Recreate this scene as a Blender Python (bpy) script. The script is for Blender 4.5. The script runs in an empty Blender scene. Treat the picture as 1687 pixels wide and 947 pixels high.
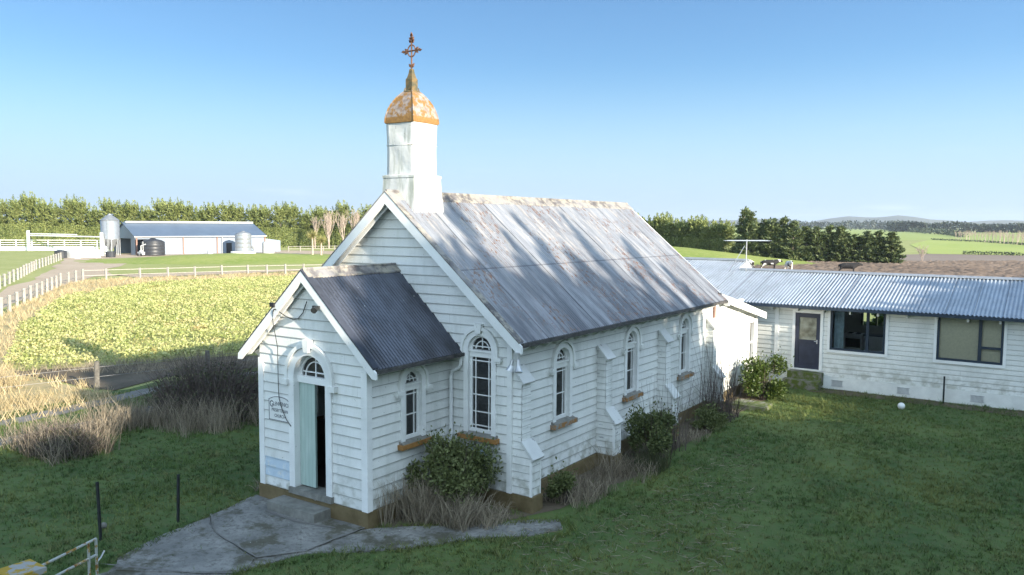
import bpy, math, random
import numpy as np
from mathutils import Vector, Matrix

R = math.radians
rnd = random.Random(7)
rng = np.random.default_rng(5)
scene = bpy.context.scene
col = scene.collection

# ------------------------------------------------------------------ camera, sky, sun, exposure
yaw, pitch, roll, FOC = -0.601390, 0.0785110, 0.0058454, 1330.413
F = Vector((math.sin(yaw)*math.cos(pitch), math.cos(yaw)*math.cos(pitch), -math.sin(pitch)))
Rt = Vector((math.cos(yaw), -math.sin(yaw), 0)); Up = Rt.cross(F)
R2 = Rt*math.cos(roll)+Up*math.sin(roll); U2 = -Rt*math.sin(roll)+Up*math.cos(roll)
cd = bpy.data.cameras.new('camera'); cam = bpy.data.objects.new('camera', cd); col.objects.link(cam)
cam.matrix_world = Matrix(((R2.x, U2.x, -F.x, 12.67037), (R2.y, U2.y, -F.y, -13.74894), (R2.z, U2.z, -F.z, 6.0170), (0, 0, 0, 1)))
cd.sensor_width = 36; cd.lens = FOC/1687*36; cd.clip_start = .1; cd.clip_end = 20000
scene.camera = cam

SUN_PHI, SUN_EL = R(11.8), R(17.3)            # sun stands towards +x, a little towards -y, low
sd = Vector((math.cos(SUN_PHI)*math.cos(SUN_EL), -math.sin(SUN_PHI)*math.cos(SUN_EL), math.sin(SUN_EL)))
sl = bpy.data.lights.new('sun', 'SUN'); sun = bpy.data.objects.new('sun', sl); col.objects.link(sun)
sun.rotation_euler = sd.to_track_quat('Z', 'Y').to_euler()
sl.energy = 4.6; sl.angle = R(.5); sl.color = (1, .90, .74)
SKY = .15
world = bpy.data.worlds.new('World'); scene.world = world; world.use_nodes = True
nt = world.node_tree; nt.nodes.clear()
wo = nt.nodes.new('ShaderNodeOutputWorld'); bg = nt.nodes.new('ShaderNodeBackground'); sk = nt.nodes.new('ShaderNodeTexSky')
sk.sky_type = 'NISHITA'; sk.sun_disc = False; sk.sun_elevation = SUN_EL; sk.sun_rotation = R(90)+SUN_PHI
sk.altitude = 50; sk.air_density = 1.0; sk.dust_density = 0; sk.ozone_density = 4
# a few thin clouds low over the horizon
tc = nt.nodes.new('ShaderNodeTexCoord'); mp = nt.nodes.new('ShaderNodeMapping'); mp.inputs['Scale'].default_value = (5, 5, 42)
nz = nt.nodes.new('ShaderNodeTexNoise'); nz.inputs['Scale'].default_value = 1.6; nz.inputs['Detail'].default_value = 6
rp = nt.nodes.new('ShaderNodeValToRGB'); rp.color_ramp.elements[0].position = .60; rp.color_ramp.elements[1].position = .74
sx = nt.nodes.new('ShaderNodeSeparateXYZ'); bd = nt.nodes.new('ShaderNodeValToRGB')
e = bd.color_ramp.elements; e[0].position = .004; e[0].color = (0, 0, 0, 1); e[1].position = .012; e[1].color = (1, 1, 1, 1)
x = e.new(.022); x.color = (1, 1, 1, 1); x = e.new(.06); x.color = (.25, .25, .25, 1); x = e.new(.13); x.color = (0, 0, 0, 1)
mu = nt.nodes.new('ShaderNodeMath'); mu.operation = 'MULTIPLY'; mx = nt.nodes.new('ShaderNodeMixRGB')
m2 = nt.nodes.new('ShaderNodeMath'); m2.operation = 'MULTIPLY'; m2.inputs[1].default_value = .55
mx.inputs[2].default_value = (1.9, 2.35, 3.1, 1)
L = nt.links.new
L(tc.outputs['Generated'], mp.inputs[0]); L(mp.outputs[0], nz.inputs[0]); L(nz.outputs[0], rp.inputs[0])
L(tc.outputs['Generated'], sx.inputs[0]); L(sx.outputs[2], bd.inputs[0]); L(rp.outputs[0], mu.inputs[0]); L(bd.outputs[0], mu.inputs[1])
L(mu.outputs[0], m2.inputs[0]); L(m2.outputs[0], mx.inputs[0]); 
# pale horizon band, and an added bright sky behind the camera to fill shade
gn = nt.nodes.new('ShaderNodeMixRGB'); gn.blend_type = 'MULTIPLY'; gn.inputs[0].default_value = 1; gn.inputs[2].default_value = (.40, .455, .48, 1); L(sk.outputs[0], gn.inputs[1])
hr = nt.nodes.new('ShaderNodeMapRange'); hr.interpolation_type = 'SMOOTHSTEP'; hr.inputs[1].default_value = .20; hr.inputs[2].default_value = .0; L(sx.outputs[2], hr.inputs[0])
hm_ = nt.nodes.new('ShaderNodeMixRGB'); hm_.inputs[2].default_value = (1.42, 1.92, 2.40, 1); L(hr.outputs[0], hm_.inputs[0]); L(gn.outputs[0], hm_.inputs[1])
dt = nt.nodes.new('ShaderNodeVectorMath'); dt.operation = 'DOT_PRODUCT'; dt.inputs[1].default_value = (.83, -.55, 0); L(tc.outputs['Generated'], dt.inputs[0])
dr = nt.nodes.new('ShaderNodeMapRange'); dr.interpolation_type = 'SMOOTHSTEP'; dr.inputs[1].default_value = -.35; dr.inputs[2].default_value = .55; L(dt.outputs['Value'], dr.inputs[0])
sm = nt.nodes.new('ShaderNodeMixRGB'); sm.inputs[2].default_value = (3.3, 4.3, 5.25, 1); L(dr.outputs[0], sm.inputs[0]); L(hm_.outputs[0], sm.inputs[1])
d2 = nt.nodes.new('ShaderNodeMapRange'); d2.interpolation_type = 'SMOOTHSTEP'; d2.inputs[1].default_value = -1.05; d2.inputs[2].default_value = -.5; d2.inputs[3].default_value = .70; d2.inputs[4].default_value = 1.08; L(dt.outputs['Value'], d2.inputs[0])
g2 = nt.nodes.new('ShaderNodeVectorMath'); g2.operation = 'SCALE'; L(gn.outputs[0], g2.inputs[0]); L(d2.outputs[0], g2.inputs['Scale']); L(g2.outputs[0], hm_.inputs[1])
L(sm.outputs[0], mx.inputs[1]); L(mx.outputs[0], bg.inputs[0]); L(bg.outputs[0], wo.inputs[0])
bg.inputs[1].default_value = SKY
scene.view_settings.view_transform = 'Standard'; scene.view_settings.look = 'None'
scene.view_settings.exposure = 1.5; scene.view_settings.gamma = 1; scene.view_settings.use_curve_mapping = False

# ------------------------------------------------------------------ mesh helpers
def link(o, parent=None):
    col.objects.link(o)
    if parent is not None: o.parent = parent
    return o
def tag(o, label=None, cat=None, group=None, kind=None):
    if label: o['label'] = label
    if cat: o['category'] = cat
    if group: o['group'] = group
    if kind: o['kind'] = kind
    return o
def empty(name, loc, label, cat, group=None, rz=0):
    o = bpy.data.objects.new(name, None); o.location = loc; o.rotation_euler = (0, 0, rz); o.empty_display_size = .2
    link(o); return tag(o, label, cat, group)
def npmesh(name, V, Fc, mats, parent=None, smooth=False, mi=None):
    """V (n,3), Fc: (m,k) array or list of such arrays with the same vertex pool"""
    V = np.asarray(V, dtype=np.float32)
    if not isinstance(Fc, list): Fc = [np.asarray(Fc)]
    me = bpy.data.meshes.new(name)
    me.vertices.add(len(V)); me.vertices.foreach_set('co', V.ravel())
    tot = np.concatenate([np.full(len(f), f.shape[1], dtype=np.int32) for f in Fc])
    idx = np.concatenate([np.asarray(f, dtype=np.int32).ravel() for f in Fc])
    me.loops.add(len(idx)); me.loops.foreach_set('vertex_index', idx)
    me.polygons.add(len(tot)); st = np.concatenate([[0], np.cumsum(tot)[:-1]]).astype(np.int32)
    me.polygons.foreach_set('loop_start', st); me.polygons.foreach_set('loop_total', tot)
    if smooth: me.polygons.foreach_set('use_smooth', np.ones(len(tot), dtype=bool))
    if not isinstance(mats, (list, tuple)): mats = [mats]
    for m in mats: me.materials.append(m)
    if mi is not None: me.polygons.foreach_set('material_index', np.asarray(mi, dtype=np.int32))
    me.update(calc_edges=True); me.validate()
    return link(bpy.data.objects.new(name, me), parent)
class MB:
    def __init__(s): s.v = []; s.f = []; s.m = []
    def face(s, pts, m=0):
        n = len(s.v); s.v += [tuple(p) for p in pts]; s.f.append(tuple(range(n, n+len(pts)))); s.m.append(m)
    def hexa(s, p, m=0):      # p: 8 corners, bottom ring then top ring
        n = len(s.v); s.v += [tuple(q) for q in p]
        for f in ((3, 2, 1, 0), (4, 5, 6, 7), (0, 1, 5, 4), (1, 2, 6, 5), (2, 3, 7, 6), (3, 0, 4, 7)):
            s.f.append(tuple(n+i for i in f)); s.m.append(m)
    def box(s, x0, x1, y0, y1, z0, z1, m=0):
        s.hexa([(x0, y0, z0), (x1, y0, z0), (x1, y1, z0), (x0, y1, z0), (x0, y0, z1), (x1, y0, z1), (x1, y1, z1), (x0, y1, z1)], m)
    def boxT(s, T, u0, u1, z0, z1, n0, n1, m=0):
        s.hexa([T(u0, z0, n0), T(u1, z0, n0), T(u1, z0, n1), T(u0, z0, n1), T(u0, z1, n0), T(u1, z1, n0), T(u1, z1, n1), T(u0, z1, n1)], m)
    def tube(s, pts, r, k=6, m=0, cap=True):
        pts = [Vector(p) for p in pts]; rs = r if isinstance(r, (list, tuple)) else [r]*len(pts)
        n0 = len(s.v); prev = None
        for i, p in enumerate(pts):
            d = (pts[min(i+1, len(pts)-1)]-pts[max(i-1, 0)]).normalized()
            a = prev if prev is not None else (Vector((0, 0, 1)) if abs(d.z) < .9 else Vector((1, 0, 0)))
            a = (a-d*a.dot(d)).normalized(); prev = a; b = d.cross(a)
            for j in range(k):
                t = 2*math.pi*(j+.5)/k; s.v.append(tuple(p+(a*math.cos(t)+b*math.sin(t))*rs[i]))
        for i in range(len(pts)-1):
            for j in range(k):
                q = (j+1) % k; s.f.append((n0+i*k+j, n0+i*k+q, n0+i*k+k+q, n0+i*k+k+j)); s.m.append(m)
        if cap:
            s.f.append(tuple(n0+j for j in range(k))[::-1]); s.m.append(m)
            e_ = n0+(len(pts)-1)*k; s.f.append(tuple(e_+j for j in range(k))); s.m.append(m)
    def lathe(s, prof, c=(0, 0, 0), k=20, m=0, phase=0, sq=False):
        n0 = len(s.v)
        for (r, z) in prof:
            for j in range(k):
                t = 2*math.pi*j/k+phase; s.v.append((c[0]+r*math.cos(t), c[1]+r*math.sin(t), c[2]+z))
        for i in range(len(prof)-1):
            for j in range(k):
                q = (j+1) % k; s.f.append((n0+i*k+j, n0+i*k+q, n0+i*k+k+q, n0+i*k+k+j)); s.m.append(m)
        s.f.append(tuple(n0+j for j in range(k))[::-1]); s.m.append(m)
        e_ = n0+(len(prof)-1)*k; s.f.append(tuple(e_+j for j in range(k))); s.m.append(m)
    def prism(s, poly, T, a, b, m=0):   # poly list of 2D points, T(p,q,w), extruded w=a..b
        n = len(poly); i0 = len(s.v)
        s.v += [tuple(T(p, q, a)) for p, q in poly]+[tuple(T(p, q, b)) for p, q in poly]
        s.f.append(tuple(range(i0, i0+n))[::-1]); s.m.append(m); s.f.append(tuple(range(i0+n, i0+2*n))); s.m.append(m)
        for i in range(n):
            j = (i+1) % n; s.f.append((i0+i, i0+j, i0+n+j, i0+n+i)); s.m.append(m)
    def uband(s, T, c, r0, r1, zb, zs, n0, n1, seg=16, m=0, legs=True, rect=False, a0=0, a1=180):
        ang = [R(180-a0-(a1-a0)*i/seg) for i in range(seg+1)] if not rect else [R(180), R(0)]
        def path(r):
            P = []
            if legs: P.append((c-r, zb))
            for t in ang: P.append((c+r*math.cos(t), zs+r*math.sin(t)))
            if legs: P.append((c+r, zb))
            return P
        A, B = path(r0), path(r1); n = len(A)
        for i in range(n-1):
            a, a2, b, b2 = A[i], A[i+1], B[i], B[i+1]
            s.hexa([T(*a, n0), T(*a2, n0), T(*b2, n0), T(*b, n0), T(*a, n1), T(*a2, n1), T(*b2, n1), T(*b, n1)], m)
    def build(s, name, mats, parent=None, smooth=False):
        me = bpy.data.meshes.new(name); me.from_pydata(s.v, [], s.f)
        if not isinstance(mats, (list, tuple)): mats = [mats]
        for q in mats: me.materials.append(q)
        me.polygons.foreach_set('material_index', s.m)
        if smooth: me.polygons.foreach_set('use_smooth', [True]*len(s.f))
        me.update()
        return link(bpy.data.objects.new(name, me), parent)
def copy_tree(o, parent=None):
    c = o.copy(); col.objects.link(c)
    if parent is not None: c.parent = parent
    for ch in o.children: copy_tree(ch, c)
    return c
def one(name, mats, parent, fn, smooth=False):
    b = MB(); fn(b); return b.build(name, mats, parent, smooth)

# ------------------------------------------------------------------ material helpers
class NT:
    def __init__(s, name, rough=.6, metal=0, spec=.4):
        s.m = bpy.data.materials.new(name); s.m.use_nodes = True; s.t = s.m.node_tree
        s.p = s.t.nodes['Principled BSDF']; s.p.inputs['Roughness'].default_value = rough; s.p.inputs['Metallic'].default_value = metal
        s.p.inputs['Specular IOR Level'].default_value = spec
        s.co = None
    def n(s, kind, **kw):
        o = s.t.nodes.new('ShaderNode'+kind)
        for k, v in kw.items(): setattr(o, k, v)
        return o
    def l(s, a, b): s.t.links.new(a, b)
    def put(s, sock, v):
        if hasattr(v, 'is_linked') or hasattr(v, 'links'): s.l(v, sock)
        else: sock.default_value = v
    def obj(s):
        if s.co is None: s.co = s.n('TexCoord').outputs['Object']
        return s.co
    def world(s):
        return s.n('NewGeometry').outputs['Position']
    def noise(s, scale, detail=4, rough=.55, vec=None, stretch=None, dist=0):
        o = s.n('TexNoise'); o.inputs['Scale'].default_value = scale; o.inputs['Detail'].default_value = detail
        o.inputs['Roughness'].default_value = rough; o.inputs['Distortion'].default_value = dist
        v = vec or s.obj()
        if stretch:
            q = s.n('Mapping'); q.inputs['Scale'].default_value = stretch; s.l(v, q.inputs[0]); v = q.outputs[0]
        s.l(v, o.inputs['Vector']); return o.outputs['Fac']
    def ramp(s, v, a, b, lo=0, hi=1):
        o = s.n('MapRange'); o.inputs[1].default_value = a; o.inputs[2].default_value = b; o.inputs[3].default_value = lo; o.inputs[4].default_value = hi
        s.put(o.inputs[0], v); return o.outputs[0]
    def math(s, op, a, b=0, c=0):
        o = s.n('Math', operation=op); s.put(o.inputs[0], a); s.put(o.inputs[1], b); s.put(o.inputs[2], c); return o.outputs[0]
    def mix(s, f, a, b):
        o = s.n('MixRGB'); s.put(o.inputs[0], f)
        for i, v in ((1, a), (2, b)):
            s.put(o.inputs[i], (*v, 1) if isinstance(v, tuple) and len(v) == 3 else v)
        return o.outputs[0]
    def xyz(s, v=None):
        o = s.n('SeparateXYZ'); s.l(v or s.obj(), o.inputs[0]); return o.outputs
    def base(s, v): s.put(s.p.inputs['Base Color'], (*v, 1) if isinstance(v, tuple) and len(v) == 3 else v)
    def bump(s, v, strength=.4, dist=.02):
        o = s.n('Bump'); o.inputs['Strength'].default_value = strength; o.inputs['Distance'].default_value = dist
        s.l(v, o.inputs['Height']); s.l(o.outputs[0], s.p.inputs['Normal'])
    def island(s): return s.n('NewGeometry').outputs['Random Per Island']
def plain(name, c, rough=.6, metal=0, var=.25, scale=6, bump=0, spec=.4):
    k = NT(name, rough, metal, spec); f = k.noise(scale, 5)
    d = tuple(max(0, q*(1-var)) for q in c); e_ = tuple(min(1, q*(1+var*.6)) for q in c)
    k.base(k.mix(k.ramp(f, .3, .7), d, e_))
    if bump: k.bump(f, bump)
    return k.m
def leafmat(name, dark, light, trans=.25, rough=.55):
    k = NT(name, rough, 0, .3); f = k.noise(.35, 3, vec=k.world())
    a = k.math('ADD', k.math('MULTIPLY', k.island(), .75), k.math('MULTIPLY', k.ramp(f, .35, .65), .35))
    c = k.mix(a, dark, light); k.base(c)
    t = k.n('BsdfTranslucent'); k.l(c, t.inputs[0]); ms = k.n('MixShader'); ms.inputs[0].default_value = trans
    out = k.t.nodes['Material Output']; k.l(k.p.outputs[0], ms.inputs[1]); k.l(t.outputs[0], ms.inputs[2]); k.l(ms.outputs[0], out.inputs[0])
    return k.m
def paint_boards(name, e_, z0, peel=.62, base=(.80, .81, .79), lines=.7):
    k = NT(name, .5); z = k.xyz()[2]
    fr = k.math('FRACT', k.math('DIVIDE', k.math('SUBTRACT', z, z0), e_))
    st = k.noise(1.1, 5); fine = k.noise(2.6, 6, .65, stretch=(1.2, 1.2, 5)); sp = k.noise(16, 3, stretch=(1, 1, 1.6))
    # broken dirt plus a painted shadow line along each board's lower lip
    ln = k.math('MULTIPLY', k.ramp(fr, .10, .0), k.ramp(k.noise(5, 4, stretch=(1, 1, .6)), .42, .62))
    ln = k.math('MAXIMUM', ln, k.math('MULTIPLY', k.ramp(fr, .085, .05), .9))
    c = k.mix(k.ramp(st, .3, .75), base, tuple(q*.86 for q in base))
    c = k.mix(k.math('MULTIPLY', k.ramp(k.noise(3, 5, stretch=(2, 2, .5)), .55, .8), .35), c, (.55, .57, .50))
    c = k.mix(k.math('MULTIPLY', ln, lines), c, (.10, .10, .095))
    pl = k.ramp(fine, peel, peel+.025); c = k.mix(k.math('MULTIPLY', pl, .85), c, (.27, .28, .29))
    c = k.mix(k.math('MULTIPLY', k.ramp(sp, .71, .74), .8), c, (.09, .09, .085))
    row = k.math('FLOOR', k.math('DIVIDE', k.math('SUBTRACT', z, z0), e_)); wn = k.n('TexWhiteNoise', noise_dimensions='1D'); k.l(row, wn.inputs['W'])
    uu = k.math('ADD', k.math('ADD', k.xyz()[0], k.xyz()[1]), k.math('MULTIPLY', wn.outputs[0], 3.3)); bj = k.ramp(k.math('FRACT', k.math('DIVIDE', uu, 4.3)), .0020, .0012)
    c = k.mix(k.math('MULTIPLY', bj, .4), c, (.10, .10, .095)); c = k.mix(k.math('MULTIPLY', wn.outputs[0], .08), c, (.52, .55, .55))
    gr = k.noise(.8, 6, .65, stretch=(1.5, 1.5, .35)); c = k.mix(k.math('MULTIPLY', k.ramp(gr, .48, .70), .6), c, (.45, .47, .44))
    low = k.math('MULTIPLY', k.ramp(z, 1.2, .35), k.ramp(k.noise(4, 5), .45, .62)); c = k.mix(k.math('MULTIPLY', low, .75), c, (.28, .28, .22))
    if name.startswith('peeling'):      # pale blue primed boards low on the left of the porch front
        q = k.xyz(); ms_ = k.math('MULTIPLY', k.math('MULTIPLY', k.ramp(q[0], -.56, -.60), k.ramp(q[1], -2.54, -2.55)), k.math('MULTIPLY', k.ramp(z, .55, .57), k.ramp(z, .985, .975)))
        c = k.mix(k.math('MULTIPLY', ms_, k.ramp(k.noise(6, 5), .34, .48, .1, .8)), c, (.44, .56, .68))
    k.base(c); k.bump(k.math('SUBTRACT', k.noise(30, 3, stretch=(1, 1, 4)), k.math('MULTIPLY', pl, .8)), .25, .01)
    return k.m
def paint_trim(name, base=(.80, .81, .79), peel=.64):
    k = NT(name, .5); f = k.noise(4, 6, .65); sp = k.noise(20, 3)
    c = k.mix(k.ramp(k.noise(1.5, 4), .35, .7), base, tuple(q*.84 for q in base))
    c = k.mix(k.math('MULTIPLY', k.ramp(f, peel, peel+.03), .8), c, (.28, .28, .28))
    c = k.mix(k.math('MULTIPLY', k.ramp(sp, .70, .74), .6), c, (.12, .12, .11)); k.base(c); k.bump(f, .2, .01)
    return k.m
def iron(name, base, dark, axis, sheet, rust=.0, stain_shade=1.0, zlap=None, eave=(3.6, 4.6), rough=.5, metal=.25, streak=(1, 1, 1), sheetvar=.35):
    """weathered corrugated iron; sheets counted along axis"""
    k = NT(name, rough, metal); p = k.xyz(); u = p[axis]; z = p[2]
    s_ = k.math('DIVIDE', u, sheet); wn = k.n('TexWhiteNoise', noise_dimensions='1D'); k.l(k.math('FLOOR', s_), wn.inputs['W'])
    fr = k.math('FRACT', s_)
    f = k.noise(1.3, 6, .6, stretch=streak); g = k.noise(6, 5, .65, stretch=streak)
    c = k.mix(k.math('MULTIPLY', wn.outputs[0], sheetvar), base, tuple(q*.62 for q in base))
    c = k.mix(k.math('MULTIPLY', k.ramp(f, .42, .72), .55*stain_shade), c, dark)
    c = k.mix(k.math('MULTIPLY', k.ramp(g, .55, .75), .5*stain_shade), c, dark)
    ev = k.math('MULTIPLY', k.ramp(z, eave[1], eave[0]), k.ramp(f, .25, .6)); c = k.mix(k.math('MULTIPLY', ev, .85*stain_shade), c, dark)  # eave stain, with shade of the lower nave slope painted in
    c = k.mix(k.math('MULTIPLY', k.ramp(fr, .035, .02), .65), c, tuple(q*.5 for q in dark))
    if zlap is not None:
        d = k.math('ABSOLUTE', k.math('SUBTRACT', z, zlap)); c = k.mix(k.math('MULTIPLY', k.ramp(d, .018, .008), .6), c, dark)
    if rust:
        rs = k.math('MULTIPLY', k.ramp(k.noise(9, 6, .7, stretch=(.7, 1.6, .7)), .53, .59), k.ramp(k.math('ADD', k.noise(.55, 3), k.math('MULTIPLY', wn.outputs[0], .22)), .58, .72))
        c = k.mix(k.math('MULTIPLY', rs, rust), c, (.17, .085, .05))
    if rust > .5: c = k.mix(k.math('MULTIPLY', k.ramp(k.noise(2.2, 6, .65, stretch=streak), .52, .66), k.ramp(z, 4.3, 5.6, 0, .7)), c, (.46, .42, .38))  # pale patches painted on the upper nave slope for its sunlit look
    sp = k.noise(14, 2); c = k.mix(k.math('MULTIPLY', k.ramp(sp, .74, .77), .7), c, (.6, .6, .58))
    k.base(c); k.bump(g, .12, .01); return k.m

M = {}
M['boards'] = paint_boards('peeling_white_weatherboard', .205, .35, .675)
M['butboards'] = paint_boards('buttress_weatherboard', .16, .35, .63)
M['anboards'] = paint_boards('annex_weatherboard', .17, .60, .70, (.76, .77, .74), .75)
M['trim'] = paint_trim('white_trim_paint'); M['captrim'] = paint_trim('worn_cap_paint', (.60, .61, .60), .60); M['trim2'] = paint_trim('clean_white_trim', (.82, .83, .82), .72)
M['ochre'] = plain('ochre_sill_paint', (.33, .17, .055), .6, var=.35, scale=9)
k = NT('weathered_sill', .7); f = k.noise(7, 6, .7); k.base(k.mix(k.ramp(f, .5, .55), (.30, .155, .055), (.26, .25, .23))); M['sillpeel'] = k.m
k = NT('plinth_concrete', .85); f = k.noise(3, 6, .65); k.base(k.mix(k.ramp(k.noise(1.2, 5), .66, .69), k.mix(k.ramp(f, .3, .7), (.105, .078, .035), (.19, .145, .075)), (.34, .33, .30))); k.bump(f, .4, .02); M['plinth'] = k.m
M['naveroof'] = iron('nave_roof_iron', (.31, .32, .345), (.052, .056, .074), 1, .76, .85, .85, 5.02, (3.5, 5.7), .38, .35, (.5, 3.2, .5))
M['porchroof'] = iron('porch_roof_iron', (.10, .11, .14), (.022, .021, .023), 1, .76, .12, 1.2, None, (2.9, 3.9), .38, .5, (1, 2, 1), .35)
M['annexroof'] = iron('annex_roof_iron', (.42, .46, .51), (.17, .18, .20), 0, .85, .25, .75, None, (2.6, 2.9), .42, .3, (2, 1, 1), .12)
k = NT('ridge_lichen_iron', .6, .1); f = k.noise(5, 6, .7); k.base(k.mix(k.ramp(f, .45, .6), k.mix(k.ramp(k.noise(2, 4), .4, .6), (.26, .25, .25), (.11, .10, .10)), (.34, .31, .26))); M['ridge'] = k.m
k = NT('dome_lead_and_lichen', .6, .05); f = k.noise(5.5, 6, .65); z = k.xyz()[2]
lead = k.mix(k.ramp(k.noise(9, 5), .35, .65), (.20, .155, .13), (.33, .28, .25))
orange = k.mix(k.ramp(k.noise(18, 4), .3, .7), (.19, .098, .03), (.30, .165, .048))
k.base(k.mix(k.math('MAXIMUM', k.ramp(f, .47, .55), k.ramp(z, 8.46, 8.43)), lead, orange)); k.bump(f, .35, .02); M['dome'] = k.m
k = NT('bell_turret_sheet', .5); z = k.xyz()[2]; f = k.noise(1.6, 5, stretch=(4, 4, .8))
c = k.mix(k.ramp(k.noise(2, 5), .35, .7), (.66, .66, .64), (.50, .50, .49)); c = k.mix(k.math('MULTIPLY', k.ramp(f, .50, .70), .7), c, (.22, .25, .20))
c = k.mix(k.math('MULTIPLY', k.ramp(k.noise(12, 5), .66, .70), .7), c, (.20, .16, .12)); k.base(c); k.bump(k.noise(2.5, 3), .35, .06); M['turret'] = k.m
M['finial'] = plain('rusted_finial_iron', (.17, .085, .05), .75, .2, .5, 14, .3)
k = NT('finial_pedestal', .8); f = k.noise(9, 5); k.base(k.mix(k.ramp(f, .4, .6), (.07, .07, .045), (.17, .115, .05))); M['pedestal'] = k.m
k = NT('mint_door_paint', .5); p = k.xyz(); fr = k.math('FRACT', k.math('DIVIDE', p[0], .105)); f = k.noise(3, 5, stretch=(3, 3, .6))
c = k.mix(k.ramp(f, .35, .7), (.36, .47, .43), (.44, .54, .50)); c = k.mix(k.math('MULTIPLY', k.ramp(fr, .07, .04), .6), c, (.08, .13, .12)); k.base(c); M['mint'] = k.m
k = NT('obscure_church_glass', .22, 0, .5); f = k.noise(22, 3)
k.base(k.mix(k.ramp(f, .4, .6), (.022, .024, .026), (.06, .065, .068))); k.bump(f, .5, .01)
t = k.n('BsdfTranslucent'); t.inputs[0].default_value = (.75, .72, .6, 1); ms = k.n('MixShader'); ms.inputs[0].default_value = .28
k.l(k.p.outputs[0], ms.inputs[1]); k.l(t.outputs[0], ms.inputs[2]); k.l(ms.outputs[0], k.t.nodes['Material Output'].inputs[0]); M['glass'] = k.m
k = NT('clear_house_glass', .03); g = k.n('BsdfGlossy'); g.inputs['Roughness'].default_value = .015; tr = k.n('BsdfTransparent'); tr.inputs[0].default_value = (.86, .9, .9, 1)
fn = k.n('Fresnel'); fn.inputs[0].default_value = 1.5; ms = k.n('MixShader'); k.l(fn.outputs[0], ms.inputs[0]); k.l(tr.outputs[0], ms.inputs[1]); k.l(g.outputs[0], ms.inputs[2]); k.l(ms.outputs[0], k.t.nodes['Material Output'].inputs[0]); M['clear'] = k.m
M['grime'] = plain('grimy_gutter', (.075, .072, .07), .7, .1, .5, 8)
M['black'] = plain('black_cable', (.02, .02, .022), .5); M['darkroom'] = plain('dark_interior', (.06, .045, .04), .8)
M['navy'] = plain('navy_joinery', (.022, .035, .055), .4, var=.2); M['navydoor'] = plain('navy_door_paint', (.030, .036, .062), .45, var=.3, scale=4)
M['metal'] = plain('galvanised_metal', (.55, .56, .57), .4, .6, .2); M['white'] = plain('white_enamel', (.78, .79, .79), .35, var=.1)
k = NT('old_path_concrete', .85); f = k.noise(1.4, 6, .65); g = k.noise(11, 5, .7)
c = k.mix(k.ramp(f, .3, .7), (.12, .12, .115), (.27, .265, .25)); c = k.mix(k.math('MULTIPLY', k.ramp(g, .50, .66), .7), c, (.065, .062, .05))
c = k.mix(k.math('MULTIPLY', k.ramp(k.noise(.9, 6, .7), .52, .60), .8), c, (.06, .055, .03)); c = k.mix(k.ramp(k.noise(24, 2), .72, .75), c, (.5, .5, .48)); k.base(c); k.bump(g, .5, .02); M['concrete'] = k.m
k = NT('step_concrete', .85); f = k.noise(5, 6, .65); k.base(k.mix(k.ramp(f, .3, .7), (.13, .13, .115), (.25, .245, .225))); k.bump(f, .5, .02); M['step'] = k.m
k = NT('mossy_concrete', .9); f = k.noise(4, 6, .65); k.base(k.mix(k.ramp(f, .42, .55), (.17, .165, .14), (.075, .10, .02))); k.bump(f, .5, .02); M['mossy'] = k.m
k = NT('lichened_concrete', .9); f = k.noise(5, 6, .65); k.base(k.mix(k.ramp(f, .44, .50), (.30, .30, .29), (.36, .24, .03))); k.bump(f, .5, .02); M['lichen'] = k.m
k = NT('rusty_gate_paint', .6, .2); f = k.noise(7, 6, .7); k.base(k.mix(k.ramp(f, .50, .56), (.42, .44, .42), k.mix(k.ramp(k.noise(20, 3), .4, .6), (.22, .10, .03), (.36, .24, .05)))); M['gate'] = k.m
M['stake'] = plain('dark_steel_stake', (.028, .032, .034), .6, .3, .4, 12); M['oldpost'] = plain('weathered_post_wood', (.13, .12, .105), .9, 0, .4, 9, .3)
M['fencewood'] = plain('pale_fence_wood', (.30, .28, .25), .8, 0, .25, 5); M['wire'] = plain('fence_wire', (.3, .3, .3), .5, .7)
M['barnwall'] = plain('pale_steel_cladding', (.24, .28, .34), .5, .1, .08, .6); M['barnroof'] = plain('blue_grey_roof_steel', (.11, .15, .21), .4, .2, .1, .5)
M['silo'] = plain('galvanised_silo', (.30, .32, .34), .35, .5, .15, 2); M['tankblack'] = plain('black_plastic_tank', (.035, .038, .045), .45, 0, .3, 1.5)
M['tankwhite'] = plain('white_plastic_tank', (.42, .43, .43), .4, 0, .05); M['brownpost'] = plain('rusty_brown_post', (.25, .15, .12), .7)
M['bark'] = plain('grey_bark', (.16, .13, .10), .9, 0, .4, 7, .3); M['palebark'] = plain('pale_bark', (.40, .32, .25), .9, 0, .3, 5)
M['twig'] = plain('bare_twigs', (.105, .082, .072), .85, 0, .4, 3); M['pinktwig'] = plain('pinkish_bare_twigs', (.40, .32, .27), .85, 0, .25, 2)
M['hedgelow'] = leafmat('clipped_hedge_leaf', (.05, .085, .016), (.20, .25, .05)); M['hedgetop'] = leafmat('macrocarpa_leaf', (.06, .10, .028), (.32, .35, .12))
M['conifer'] = leafmat('dark_conifer_leaf', (.036, .065, .027), (.17, .20, .08)); M['shrub'] = leafmat('shrub_leaf', (.04, .064, .020), (.17, .19, .075), .2, .6)
M['sunshrub'] = leafmat('laurel_leaf', (.022, .048, .01), (.11, .15, .035), .3, .4); M['farleaf'] = leafmat('far_tree_leaf', (.018, .03, .025), (.05, .07, .045), .1)
M['palm'] = leafmat('cabbage_tree_leaf', (.20, .20, .07), (.42, .38, .16)); M['bramble'] = leafmat('bramble_leaf', (.03, .045, .02), (.12, .12, .06))
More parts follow.
